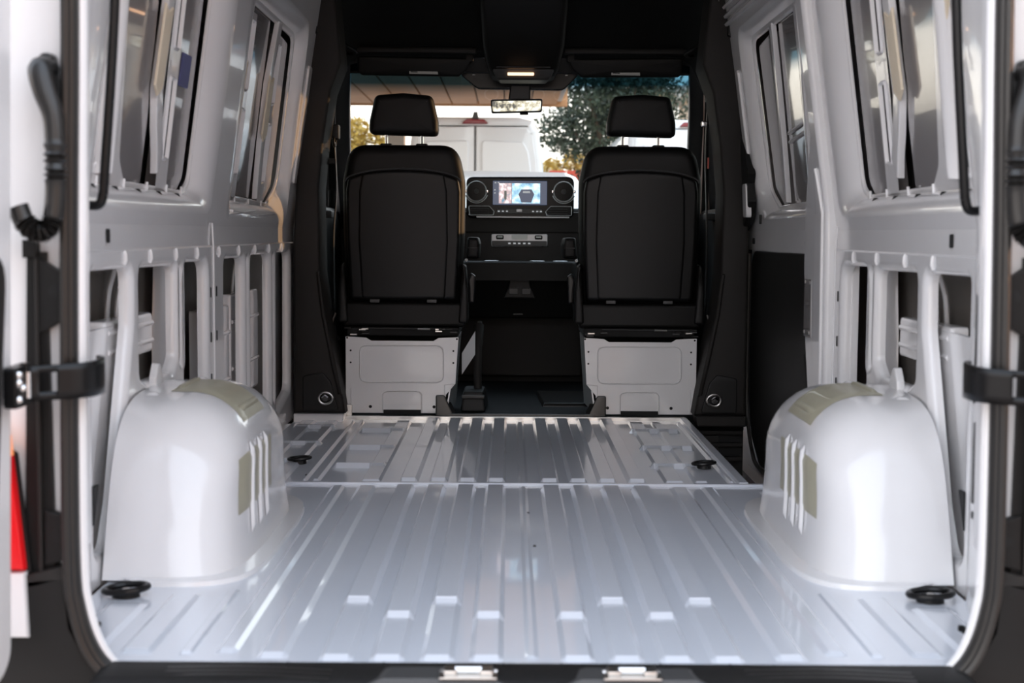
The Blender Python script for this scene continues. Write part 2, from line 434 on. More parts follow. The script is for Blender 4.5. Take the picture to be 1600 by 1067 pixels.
def side_wall(s, side):
    mp = wallmap(s); y1 = 3.32 if s < 0 else 2.03
    low = [LOW[k] for k in ('A', 'B', 'C2', 'C')]+([LOWF[k] for k in LOWF] if s < 0 else [])
    bm = bmesh.new()
    plate(bm, ccw(rect(.49, y1, -.01, .69)), low, mp, 0., .022, .032, 5)
    # beltline step and narrow band below the windows
    for (z0, o0, z1, o1) in ((.69, 0., .695, .006), (.695, .006, .75, .006)):
        loop = [bm.verts.new(mp(.49, z0, o0)), bm.verts.new(mp(y1, z0, o0)), bm.verts.new(mp(y1, z1, o1)), bm.verts.new(mp(.49, z1, o1))]
        bm.faces.new(loop)
    wins = [(REARWIN, REARBACK)]+([(FRONTWIN, FRONTBACK)] if s < 0 else [])
    upper = [(.25, .75), (y1, .75), (y1, 1.68), (.25, 1.68)] if s < 0 else [(.25, .75), (2.03, .75), (2.03, .84), (1.80, 1.05), (1.79, 1.68), (.25, 1.68)]
    loop_tri(bm, [ccw(upper)]+[w[0] for w in wins], mp, .006)
    w = obj('wall_'+side, bm, 'paint', wn=True, recalc=False)
    tag(w, 'white painted steel van side wall with cut-outs, '+('opposite the sliding door' if s < 0 else 'behind the sliding door'), 'wall', kind='structure')
    # window recesses: sloping collar + back frame with openings
    for A, Bk in wins:
        bm = bmesh.new(); ring_between(bm, A, Bk, mp, .006, .052, 7)
        obj('window_recess', bm, 'paint', w, smooth=60)
    # rear bay -------------------------------------------------------------
    O1 = rounded([(.40, .87), (.66, .868), (.715, .90), (.60, 1.50), (.40, 1.50)], [.03, .03, .05, .03, .03])
    O2 = rounded([(.93, .853), (1.53, .848), (1.585, .875), (1.54, 1.52), (.70, 1.52), (.87, .90)], [.03, .04, .05, .05, .03, .05])
    bm = bmesh.new(); plate(bm, REARBACK, [O1, O2], mp, .052, .006, .010, 3)
    obj('window_back_frame', bm, 'paint', w, wn=True)
    # bulged upright between the two openings
    bm = bmesh.new()
    for f in (0,):
        lp = []
        for z in (1.55, 1.40, 1.25, 1.08, .93, .885, .86):
            t = (1.25-z)/.35
            yc = .655+.055*min(1., max(-.9, t)); hw = .036 if z > .9 else .018
            lp.append([bm.verts.new(mp(yc+hw*math.cos(a), z, .056-.036*math.sin(a))) for a in [PI*k/8 for k in range(9)]])
        rings(bm, lp, close_u=False)
    obj('bulged_upright', bm, 'paint', w, smooth=70)
    # outer skin pressings seen through the openings
    bm = bmesh.new(); loop_tri(bm, [rect(.30, 1.70, .76, 1.60)], mp, .112); obj('outer_skin', bm, 'gap_shade', w)
    pan = rounded([(.91, .835), (1.125, .845), (1.115, 1.0), (1.035, 1.50), (.68, 1.50), (.85, .89)], [.03, .012, .02, .02, .02, .05])
    obj('blank_panel', slab(bmesh.new(), pan, mp, .066, .10, .006), 'primer', w)
    pan = rounded([(1.30, .835), (1.505, .845), (1.550, .88), (1.500, 1.50), (1.24, 1.50)], [.02, .03, .04, .03, .02])
    obj('blank_panel', slab(bmesh.new(), pan, mp, .064, .10, .006), 'primer', w)
    pan = rounded([(.45, .88), (.64, .88), (.69, .905), (.58, 1.48), (.45, 1.48)], [.03, .02, .05, .02, .02])
    obj('blank_panel', slab(bmesh.new(), pan, mp, .072, .10, .006), 'primer', w)
    b = brace(mp, [(1.105, 1.50), (1.115, 1.30), (1.12, 1.08), (1.165, .99), (1.205, .93)], .030, .046, .064, 'brace', w)
    c = [(1.085, 1.26), (1.09, 1.07)]
    obj('adhesive_strip', slab(bmesh.new(), [(1.050, 1.28), (1.050, 1.085), (1.085, 1.062), (1.122, 1.085), (1.122, 1.28), (1.085, 1.262)], mp, .040, .047, .004), 'tan', b)
    slot_rail(mp, 1.222, .056, ((.925, 1.118), (1.20, 1.42)), .052, w, .045)
    obj('adhesive_strip', slab(bmesh.new(), [(.575, 1.40), (.66, 1.10), (.675, 1.06), (.70, 1.10), (.62, 1.40)], mp, .034, .046, .004), 'tan', w)
    # notched ledge under the window: small cross beads and drain slots
    for y in (.62, .80, 1.00, 1.20, 1.40):
        f = lambda a, b, o: mp(a, .800+b*.045, .014+b*.034-o)
        obj('ledge_slot', slab(bmesh.new(), [(y-.005, .12), (y+.008, .12), (y+.022, .80), (y+.008, .80)], f, .004, -.004, .001, 1), 'hole', w)
    for y in (.70, .92, 1.13, 1.33, 1.50):
        obj('ledge_bead', tube(bmesh.new(), [mp(y, .834, .049), mp(y+.004, .856, .052)], .004, 6), 'paint', w)
    if s < 0:
        f = obj('blue_sticker', slab(bmesh.new(), rounded(rect(1.35, 1.445, 1.115, 1.20), .004, 2), mp, .058, .063, .001, 1), 'blue', w)
    # front bay (left only) -------------------------------------------------
    if s < 0:
        O = rounded([(2.11, .856), (2.89, .842), (3.055, .915), (2.955, 1.452), (2.065, 1.452)], [.03, .05, .09, .06, .04])
        bm = bmesh.new(); plate(bm, FRONTBACK, [O], mp, .052, .006, .010, 3); obj('window_back_frame', bm, 'paint', w, wn=True)
        bm = bmesh.new(); loop_tri(bm, [rect(1.80, 3.5, .76, 1.60)], mp, .112); obj('outer_skin', bm, 'gap_shade', w)
        for pl in ([(2.25, .835), (2.585, .83), (2.52, 1.47), (2.21, 1.47)], [(2.75, .835), (2.87, .835), (2.995, .905), (2.92, 1.43), (2.71, 1.44)]):
            obj('blank_panel', slab(bmesh.new(), rounded(pl, .025), mp, .066, .10, .006), 'primer', w)
        for (ys, tz) in (((2.095, 2.07, 2.10, 2.135), ((2.045, 1.27), (2.085, 1.08))), ((2.62, 2.57, 2.60, 2.645), ((2.535, 1.255), (2.505, 1.04)))):
            b = brace(mp, [(ys[0], 1.46), (ys[1], 1.25), (ys[2], 1.05), (ys[3], .90)], .032, .046, .064, 'brace', w)
            yc = ys[1]+.005
            obj('adhesive_strip', slab(bmesh.new(), [(yc-.04, 1.27), (yc-.035, 1.07), (yc+.005, 1.045), (yc+.045, 1.07), (yc+.04, 1.27), (yc, 1.25)], mp, .040, .047, .004), 'tan', b)
        pr = obj('edge_pressing', slab(bmesh.new(), rounded([(3.125, .92), (3.205, .92), (3.165, 1.37), (3.09, 1.37)], .02), mp, -.002, .012, .006), 'paint', w)
        slot_rail(mp, 2.165, .055, ((.925, 1.12), (1.19, 1.395)), .052, w, .04)
        slot_rail(mp, 2.675, .055, ((.915, 1.11), (1.19, 1.385)), .052, w, .04)
        for y in (2.08, 2.25, 2.50, 2.75):
            obj('ledge_bead', tube(bmesh.new(), [mp(y, .822, .048), mp(y+.004, .846, .052)], .004, 6), 'paint', w)
        for (y0, z0, y1_, z1_) in ((2.0, .79, 2.45, .805), (2.05, .80, 2.7, .79), (2.3, .785, 2.85, .80)):
            obj('ledge_seam', tube(bmesh.new(), [mp(y0, z0, .012), mp(y1_, z1_, .014)], .005, 6), 'paint', w)
    # pressed bead running down the pillar lip of the front edge of the rear bay
    # lower bay: notches under the beltline, rim beads, outer skin, stiffeners behind the cut-outs
    for y in (.789, 1.016, 1.279, 1.527)+((1.821, 2.13, 2.415, 2.696, 2.982) if s < 0 else (1.80,)):
        obj('pressed_notch', tube(bmesh.new(), [mp(y, .690, .002), mp(y, .684, -.001), mp(y, .670, -.002), mp(y, .660, .002)], .0055, 6), 'paint', w)
    for y in (1.74,):
        obj('pillar_seam', tube(bmesh.new(), [mp(y, z, -.001) for z in (.0, .35, .69)]+[mp(y, .76, .004)], .003, 6), 'paint', w)
    for (y, z) in ((1.70, .56), (1.70, .43), (1.78, .56), (1.78, .43), (1.70, .31), (.665, .725)):
        if s > 0 and y == 1.78: continue
        obj('pillar_slot', slab(bmesh.new(), rounded(rect(y-.005, y+.005, z-.015, z+.015), .004, 3), mp, -.002, .004, .001, 1), 'hole', w)
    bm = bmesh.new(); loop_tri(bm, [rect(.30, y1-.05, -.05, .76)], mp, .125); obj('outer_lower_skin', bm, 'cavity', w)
    # rear corner box white panel behind cut-out A
    obj('inner_corner_panel', slab(bmesh.new(), [(.45, -.02), (.86, -.02), (.86, .52), (.45, .515)], mp, .045, .058, .003), 'paint', w)
    for (a, b, c, d, o) in ((.80, 1.22, .43, .530, .048),)+(((1.80, 2.20, .16, .50, .046), (2.24, 2.74, .18, .530, .048)) if s < 0 else ()):
        bm = bmesh.new(); slab(bm, rounded(rect(a, b, c, d), .012, 3), mp, o, o+.04, .008)
        st = obj('stiffener_beam', bm, 'paint', w)
        for k in (.30, .74):
            zz = c+(d-c)*k
            obj('beam_bead', tube(bmesh.new(), [mp(a+.01, zz, o), mp(b-.01, zz, o)], .007, 6), 'paint', st)
    for (y, z0, z1) in ((.66, .50, .68), (.73, .50, .68), (1.13, .50, .68), (1.05, .52, .70))+(((2.08, .48, .70), (2.60, .52, .7)) if s < 0 else ()):
        pth = spline([mp(y-.03, z0, .108), mp(y-.02, z0+(z1-z0)*.4, .104), mp(y+.02, z0+(z1-z0)*.7, .10), mp(y+.03, z1, .095)], 5)
        obj('inner_bracket', tube(bmesh.new(), pth, .010, 8, sq=.6), 'paint', w)
    # rounded post seen inside cut-out C
    bm = bmesh.new(); lp = []
    for z, hw in ((.0, .085), (.45, .085), (.55, .07), (.68, .055)):
        lp.append([bm.verts.new(mp(1.50+hw*math.cos(a), z, .10-.05*math.sin(a))) for a in [PI*k/8 for k in range(9)]])
    rings(bm, lp, close_u=False); obj('inner_post', bm, 'paint', w, smooth=70)
    # tab below cut-out B
    bm = bmesh.new(); slab(bm, rounded([(1.01, .345), (1.085, .345), (1.080, .385), (1.06, .415), (1.04, .415), (1.015, .385)], .012, 3), mp, -.012, .006, .006)
    obj('lower_tab', bm, 'paint', w)
    # rear corner (D) pillar: inner skin running from the wall to the door opening
    prof = [(.767, .012), (.80, .03), (.835, .10), (.852, .20), (.860, .29), (.867, .36), (.885, .43), (.907, .50)]
    bm = bmesh.new(); lp = []
    for z in (-.01, .10, .30, .50, .70, .75, .95, 1.15, 1.35, 1.70):
        ln = LEAN*max(0, z-.75)
        row = []
        for x, y in prof:
            t = (y-.012)/.49
            xx = x-(ln*t+(.010 if z < .35 else .0)*0)-(1-t)*(.012*min(1., max(0., (z-.3)/.4)))
            row.append(bm.verts.new((s*xx, y, z)))
        lp.append(row)
    rings(bm, lp, close_u=False)
    o = obj('rear_pillar_skin', bm, 'paint', w, smooth=50)
    # slots in the rear pillar
    def pil(y, z, oo):
        for (xa, ya), (xb, yb) in zip(prof[:-1], prof[1:]):
            if ya <= y <= yb: x = xa+(xb-xa)*(y-ya)/(yb-ya); break
        return Vector((s*(x-oo), y, z))
    for (y, z0, z1, hw) in ((.352, .455, .655, .010), (.345, .215, .375, .006), (.345, .185, .20, .005), (.36, .41, .445, .007)):
        obj('pillar_slot', slab(bmesh.new(), rounded(rect(y-hw, y+hw, z0, z1), hw*.95, 4), lambda a, b, oo: pil(a, b, .003-oo), 0., .003, .0008, 1), 'hole', o)
    obj('pillar_slot', slab(bmesh.new(), [(.515, .205), (.555, .205), (.515, .125)], mp, -.003, .004, .001, 1), 'hole', o)
    return w
WALL = {}
for s, side in SIDES: WALL[side] = side_wall(s, side)

# ------------------------------------------------------------------ roof
bm = bmesh.new()
prof = [(-.765, 1.67), (-.74, 1.78), (-.66, 1.87), (-.5, 1.905), (0, 1.92), (.5, 1.905), (.66, 1.87), (.74, 1.78), (.765, 1.67)]
lp = [[bm.verts.new((x, y, z)) for x, z in prof] for y in (.0, .8, 1.6, 2.4, 3.3)]
rings(bm, lp, close_u=False)
ceil = obj('ceiling', bm, 'paint', smooth=60); tag(ceil, 'white painted steel roof over the load space', 'ceiling', kind='structure')
for y in (.05, .85, 1.65, 2.45, 3.2):
    bm = bmesh.new(); lp = []
    for x, z in prof: lp.append([bm.verts.new((x*.99, y+dy, z-dz)) for dy, dz in ((-.05, .0), (-.03, .04), (.03, .04), (.05, .0))])
    rings(bm, lp, close_u=False); obj('roof_bow', bm, 'paint', ceil)

# ------------------------------------------------------------------ wheel arches
def arch(s):
    yc, L = 1.045, .49
    def nexp(t): return 5.0 if t < 0 else 3.0
    def S(u, v, o=0.):
        """u in (-1,1) along the van, v 0..1 from the wall over the top and down to the floor"""
        n = nexp(u); k = max(0., 1-abs(u)**n)**(1/n)
        h = .365*k*(1-.05*max(0, u)); xi = .90-.268*max(0., 1-abs(u)**(4. if u > 0 else 5.))**(1/(4. if u > 0 else 5.))
        r = min(.15, h*.75+.001, (.90-xi)*.75+.001)
        la, lb, lc = (.90-xi-r), r*PI/2, max(0, h-r); T = la+lb+lc
        d = v*T
        if d < la: p = (.90-d, h)
        elif d < la+lb:
            a = (d-la)/r; p = (xi+r-r*math.sin(a), h-r+r*math.cos(a))
        else:
            q = (d-la-lb)/max(lc, 1e-5); p = (xi-.016*q*q*(1 if lc > .05 else 0), (h-r)*(1-q))
        return Vector((s*p[0], yc+L*u+.13*(p[1]/.365)*(1-u)/2, p[1]))
    def SN(u, v, o):
        e = 1e-3
        du = S(min(.9995, u+e), v)-S(u-e, v); dv = S(u, min(1, v+e))-S(u, max(0, v-e))
        n = du.cross(dv)
        if n.length < 1e-12: return S(u, v)
        n.normalize(); p = S(u, v); c = Vector((s*.93, yc, .02))
        if n.dot(p-c) < 0: n = -n
        return p+n*o
    us = [math.sin(PI/2*(-1+2*i/44)) for i in range(45)]; us = [max(-.99995, min(.99995, u)) for u in us]
    root = empty('wheel_arch', 'white wheel arch with olive damping pads '+('below the side wall opposite the sliding door' if s < 0 else 'behind the sliding door step'), 'wheel arch', 'wheel arches')
    bm = bmesh.new()
    secs = [[bm.verts.new(S(u, v/22)) for v in range(23)] for u in us]
    for e, sec in ((-1, secs[0]), (1, secs[-1])):
        c = bm.verts.new((s*.90, yc+e*L, 0.))
        for a, b in zip(sec[:-1], sec[1:]): bm.faces.new((a, b, c))
    rings(bm, secs, close_u=False)
    bmesh.ops.remove_doubles(bm, verts=bm.verts, dist=1e-5)
    obj('arch_shell', bm, 'paint', root, smooth=60)
    # flange on the floor
    base = [S(u, 1.) for u in us]; bm = bmesh.new()
    o = [bm.verts.new((p.x-s*.035, yc+(p.y-yc)*1.06, .0035)) for p in base]
    i = [bm.verts.new((p.x+s*.01, p.y, .0055)) for p in base]
    e = [bm.verts.new((p.x-s*.037, yc+(p.y-yc)*1.064, -.006)) for p in base]
    rings(bm, [i, o, e], close_u=False); obj('floor_flange', bm, 'paint', root, smooth=60)
    def patch(u0, u1, v0, v1, o, nu=12, nv=8, m='pad', name='damping_pad'):
        bm = bmesh.new()
        top = [[bm.verts.new(SN(u0+(u1-u0)*a/nu, v0+(v1-v0)*b/nv, o if 0 < a < nu and 0 < b < nv else o*.2)) for b in range(nv+1)] for a in range(nu+1)]
        rings(bm, top, close_u=False)
        return obj(name, bm, m, root, smooth=60)
    patch(-.50, .10, .12, .47, .004)
    for v in (.13, .40): patch(-.44, .05, v, v+.035, .009, 10, 4, 'pad', 'pad_bead')
    patch(-.74, .02, .58, .80, .004)
    for u in (-.56, -.38, -.20): patch(u, u+.04, .55, .90, .009, 4, 14, 'paint', 'pressed_bead')
    for (u, v) in ((.25, .10), (-.62, .04)): patch(u, u+.06, v, v+.05, .006, 4, 4, 'paint', 'pressed_dimple')
    return rebase(root, (s*.78, yc, 0))
for s, side in SIDES: arch(s)

# ------------------------------------------------------------------ rear opening: frame, seals, sill, doors
def seal(s):
    pts = [(s*.772, -.012, 1.95), (s*.772, -.012, 1.2), (s*.781, -.012, .72), (s*.786, -.012, .36), (s*.786, -.012, .16), (s*.778, -.012, .09), (s*.762, -.012, .035), (s*.738, -.012, -.005), (s*.70, -.012, -.035), (s*.64, -.012, -.05)]
    bm = bmesh.new(); tube(bm, spline(pts, 5), .0155, 10)
    o = obj('trim_1' if s < 0 else 'trim_2', bm, 'rubber')
    tag(o, 'black rubber door seal round the rear opening, on the side '+('opposite the sliding door' if s < 0 else 'of the sliding door'), 'door seal', kind='structure')
    bm = bmesh.new(); tube(bm, [Vector(p)+Vector((s*.004, -.012, 0)) for p in spline(pts, 5)], .009, 8); obj('outer_seal_lip', bm, 'rubber', o)
    bm = bmesh.new(); tube(bm, [Vector(p)+Vector((-s*.014, .014, 0)) for p in spline(pts, 5)], .010, 8); obj('white_inner_flange', bm, 'paint', o)
    # outer rear face of the corner post with its black trims and brackets
    P = XZ(.012)
    def post(name, pl, o0, o1, m, bev=.003):
        pl = [(s*a, b) for a, b in pl]; return obj(name, slab(bmesh.new(), pl, P, o0, o1, bev), m, o)
    post('corner_post_face', [(.79, .18), (.90, .18), (.90, 1.95), (.775, 1.95), (.775, 1.2), (.785, .7)], .0, .10, 'paint')
    post('black_gutter', [(.818, .12), (.872, .12), (.858, .70), (.825, .70)], -.012, .02, 'black')
    post('gutter_rib', [(.836, .12), (.845, .12), (.842, .69), (.835, .69)], -.024, -.01, 'trim')
    post('hinge_stop', [(.798, .585), (.838, .56), (.838, .692), (.798, .665)], -.020, .0, 'black')
    obj('stop_hole', lathe(bmesh.new(), [(.0001, .0005), (.011, .0005), (.012, 0)], at(s*.806, -.0085, .634) @ RX90, 14), 'hole', o)
    post('gutter_cap', [(.838, .69), (.862, .69), (.862, .72), (.838, .72)], -.022, .0, 'black')
    post('latch_bracket', [(.795, .175), (.835, .165), (.832, .262), (.798, .25)], -.02, .0, 'black')
    obj('bracket_hole', lathe(bmesh.new(), [(.0001, .0005), (.009, .0005), (.010, 0)], at(s*.808, -.0085, .215) @ RX90, 14), 'hole', o)
    post('post_lip', [(.79, .145), (.868, .125), (.868, .15), (.79, .17)], -.03, .0, 'rubber')
    post('bumper_corner', [(.70, -.30), (.99, -.30), (.99, .10), (.858, .145), (.80, .150), (.792, .06), (.76, .0), (.70, -.05)], -.030, .05, 'black', .006)
    post('bumper_white_corner', [(.858, .045), (.96, .045), (.96, .155), (.862, .158)], -.042, -.024, 'paint', .006)
    return o
for s, side in SIDES: seal(s)

def tail_lamp(s):
    root = empty('tail_lamp', 'red tail lamp between the '+('open rear door and the black gutter' if s < 0 else 'rear door and corner on the sliding door side'), 'tail lamp')
    bm = bmesh.new(); slab(bm, [(s*.862, .162), (s*.95, .162), (s*.95, .40), (s*.881, .355)], XZ(.0), -.032, -.013, .006); obj('red_lens', bm, 'red', root)
    bm = bmesh.new(); slab(bm, [(s*.855, .155), (s*.955, .155), (s*.955, .41), (s*.876, .36)], XZ(.0), -.013, -.005, .003); obj('lamp_housing', bm, 'black', root)
    bm = bmesh.new(); slab(bm, [(s*.881, .357), (s*.95, .402), (s*.95, .43), (s*.884, .39)], XZ(.0), -.030, -.013, .004); obj('amber_lens', bm, 'orange', root)
    rebase(root, (s*.9, 0, .16))
tail_lamp(-1)

# rear sill step plate
sill = empty('rear_step_plate', 'black plastic step plate along the rear edge of the white floor', 'step plate')
bm = bmesh.new()
prof = [(.0, -.008), (-.004, -.001), (-.03, -.002), (-.075, -.004), (-.10, -.014), (-.13, -.05), (-.14, -.16), (.0, -.16)]
xs = [-.742, -.735, -.72, -.4, 0, .4, .725, .740, .747]
sc = [.25, .8, 1, 1, 1, 1, 1, .8, .25]
lp = []
for x, k in zip(xs, sc): lp.append([bm.verts.new((x, y, z if y == 0. and z < -.1 else (-.02+(z+.02)*k))) for y, z in prof])
rings(bm, lp); bm.faces.new(lp[0]); bm.faces.new(list(reversed(lp[-1])))
obj('step_body', bm, 'black', sill, smooth=40)
for (x0, x1) in ((-.30, -.02), (.03, .32)):
    bm = bmesh.new(); hexa(bm, [(x0, -.10, -.02), (x1, -.10, -.02), (x1-.03, -.028, -.008), (x0+.03, -.028, -.008), (x0+.05, -.09, -.001), (x1-.05, -.09, -.001), (x1-.06, -.032, .001), (x0+.06, -.032, .001)], .001)
    obj('raised_block', bm, 'grey', sill)
for (x0, x1) in ((-.62, -.34), (.36, .64)):
    for k in range(3):
        bm = bmesh.new(); tube(bm, spline([(x0, -.034-.018*k, -.004-.001*k), ((x0+x1)/2, -.03-.018*k, -.003-.001*k), (x1, -.045-.018*k, -.004-.001*k)], 6), .006, 6, sq=.4); obj('grip_ridge', bm, 'rubber', sill)
for x in (-.42, -.255, -.05, .05, .22, .34):
    obj('plate_joint', nbox(x-.001, x+.001, -.03, -.003, -.008, .0003), 'hole', sill)
for i, x in enumerate((-.108, .165)):
    st = empty('latch_striker', 'bright metal door latch striker on the black rear step plate, '+('on the driver half' if i == 0 else 'on the sliding door half'), 'striker', 'latch strikers')
    pb = bmesh.new(); box(pb, x-.048, x+.048, -.098, -.048, -.001, .003, .0015); obj('striker_plate', pb, 'steel', st)
    for k in (-1, 1):
        obj('striker_cheek', nbox(x+k*.030-.011, x+k*.030+.011, -.090, -.056, .002, .012, .003), 'steel', st)
    obj('striker_roller', tube(bmesh.new(), [(x-.022, -.072, .009), (x+.022, -.072, .009)], .0065, 12), 'chrome', st)
    for k in (-1, 1): obj('striker_screw', lathe(bmesh.new(), [(.0001, .003), (.004, .002), (.005, 0)], at(x+k*.044, -.06, .003), 8), 'chrome', st)
    rebase(st, (x, -.06, .0))

# rear doors standing open at a right angle, hinges, wiring boots
def rear_door(s, n):
    X = lambda z: .836 if z > .7 else .836+.026*min(1, (.7-z)/.5)
    root = tag(empty('door_%d' % n), 'white rear door standing open on the side '+('opposite the sliding door' if s < 0 else 'of the sliding door'), 'door', kind='structure')
    bm = bmesh.new()
    out = rounded([(-.062, .03), (-.062, 1.85), (-.80, 1.85), (-.83, .0), (-.10, .0)], [.06, .04, .08, .10, .10], 6)
    mp = lambda y, z, o: Vector((s*(X(z)+o+.10*LEAN*0), y-max(0, .25-z)*.12, z))
    slab(bm, out, mp, .0, .075, .016, 4); obj('door_shell', bm, 'paint', root, smooth=40)
    bm = bmesh.new(); slab(bm, rounded(rect(-.74, -.20, .80, 1.7), .08), mp, -.006, .02, .006); obj('window_blank', bm, 'primer', root)
    bm = bmesh.new(); slab(bm, rounded(rect(-.74, -.18, .08, .70), .06), mp, -.012, .02, .008); obj('door_lining', bm, 'trim', root)
    # hinge strap: from inside the jamb, round the seal, to the door
    path = spline([(s*.752, .045, 0), (s*.738, .02, 0), (s*.740, -.035, 0), (s*.765, -.062, 0), (s*.80, -.075, 0), (s*.826, -.088, 0), (s*.832, -.10, 0)], 8)
    z0, z1 = .462, .518
    def zt(i): return (z0-.006*i/len(path), z1+.004-.010*i/len(path))
    bm = bmesh.new(); N = len(path); g = []
    cuts = (0., .24, .80, 1.)
    for i, p in enumerate(path):
        a, b = zt(i); g.append([bm.verts.new((p.x, p.y, a+(b-a)*c)) for c in cuts])
    for i in range(N-1):
        for k in range(3):
            if k == 1 and 29 <= i < 36: continue
            bm.faces.new((g[i][k], g[i+1][k], g[i+1][k+1], g[i][k+1]))
    h = o = obj('hinge', bm, 'gloss', root); md = o.modifiers.new('thick', 'SOLIDIFY'); md.thickness = .008; md.offset = 0
    bm = bmesh.new(); slab(bm, rounded([(-.16, .452), (-.088, .452), (-.088, .520), (-.16, .518)], .008, 3), lambda y, z, oo: Vector((s*(.836-.012+oo), y, z)), 0, .02, .003); obj('hinge_plate', bm, 'gloss', h)
    for (y, z) in ((-.145, .506), (-.145, .493), (-.128, .483), (-.146, .466)):
        obj('bolt', lathe(bmesh.new(), [(.0001, .006), (.005, .005), (.007, .0)], at(s*.824, y, z) @ Matrix.Rotation(-s*PI/2, 4, 'Y'), 10), 'chrome', h)
    obj('hinge_pin', tube(bmesh.new(), [(s*.828, -.104, .455), (s*.828, -.104, .522)], .009, 10), 'gloss', h)
    obj('pin_sleeve', tube(bmesh.new(), [(s*.821, -.112, .466), (s*.821, -.112, .508)], .005, 10), 'chrome', h)
    # bellows boot of the door wiring
    pts = spline([(s*.812, .0, 1.005), (s*.818, -.03, 1.0), (s*.808, -.04, .965), (s*.793, -.045, .92), (s*.790, -.05, .85), (s*.791, -.05, .79), (s*.796, -.052, .752), (s*.806, -.056, .736), (s*.822, -.058, .735), (s*.840, -.058, .75), (s*.85, -.058, .775)], 14)
    rr = []
    for i, p in enumerate(pts):
        t = i/len(pts); r = .017+.004*math.exp(-((t-.15)/.12)**2)
        if .36 < t < .46 or .58 < t < .90: r += .0035*math.sin(i*2.6)
        rr.append(r)
    obj('wiring_boot', tube(bmesh.new(), pts, rr, 12), 'rubber', root)
    bm = bmesh.new(); slab(bm, rounded([(s*.795, .945), (s*.835, .945), (s*.835, 1.015), (s*.822, 1.03), (s*.803, 1.03)], .012, 3), XZ(.0), -.016, .010, .006)
    obj('boot_grommet', bm, 'rubber', root)
    return root
rear_door(-1, 1); rear_door(1, 2)

# grab handles on the rear pillars
for s, side in SIDES:
    h = empty('grab_handle', 'slim black grab bar bolted to the rear pillar '+('opposite the sliding door' if s < 0 else 'on the sliding door side'), 'grab handle', 'rear grab bars')
    pth = spline([(s*.815, .155, 1.62), (s*.775, .15, 1.60), (s*.735, .15, 1.50), (s*.743, .15, 1.15), (s*.766, .15, .84), (s*.770, .15, .80), (s*.777, .15, .783), (s*.795, .152, .781), (s*.822, .155, .782)], 8)
    obj('bar', tube(bmesh.new(), pth, .0088, 10), 'gloss', h)
    for z in (.782, 1.62):
        bm = bmesh.new(); slab(bm, rounded(rect(s*.800, s*.826, z-.014, z+.014), .006, 3), XZ(.146), 0, .012, .003); obj('mount_plate', bm, 'gloss', h)
        obj('bolt', lathe(bmesh.new(), [(.0001, .005), (.005, .004), (.007, .0)], at(s*.812, .146, z) @ RX90, 10), 'chrome', h)
    rebase(h, (s*.81, .15, .77))

# ------------------------------------------------------------------ tie-down rings on the floor
def tie_ring(x, y, label, k=1., rz=0., z=.002):
    r = empty('tie_down_ring', label, 'tie-down', 'black floor tie-down rings', loc=(x, y, z)); r.rotation_euler = (0, 0, rz)
    bm = bmesh.new(); L = []
    for i in range(21):
        a = 2*PI*i/20; L.append((.036*k*math.cos(a)*1.15, .030*k*math.sin(a), .008*k+.003*k*math.cos(a)))
    tube(bm, L, .0065*k, 8, cap=False); obj('ring', bm, 'gloss', r)
    obj('socket', lathe(bmesh.new(), [(.0001, .004*k), (.020*k, .004*k), (.026*k, .0), (.027*k, -.010)], Matrix.Identity(4), 16), 'black', r)
    obj('bolt', lathe(bmesh.new(), [(.0001, .009*k), (.008*k, .008*k), (.010*k, .003*k)], Matrix.Identity(4), 6), 'steel', r)
tie_ring(-.716, 2.138, 'black tie-down ring on the front floor panel opposite the step well', .85)
tie_ring(.58, 2.09, 'black tie-down ring beside the black step well', .85)
tie_ring(-.82, .449, 'black tie-down ring behind the wheel arch opposite the sliding door', 1.05, .2)
tie_ring(.817, .445, 'black tie-down ring behind the wheel arch on the sliding door side', 1.05, -.2)
for s in (-1, 1):
    c = empty('floor_clip', 'small black clip on the white floor by the rear corner '+('below the left-hand grab bar' if False else ('opposite the sliding door' if s < 0 else 'on the sliding door side')), 'clip', 'rear corner clips', loc=(s*.802, .163, .0))
    obj('clip_head', nbox(-.012, .012, -.010, .010, .008, .020, .004), 'gloss', c)
    obj('clip_foot', lathe(bmesh.new(), [(.010, -.006), (.006, .002), (.006, .012)], Matrix.Identity(4), 10), 'black', c)
    obj('clip_tab', nbox(-.018, -.006, -.006, .004, .012, .024, .003), 'black', c)

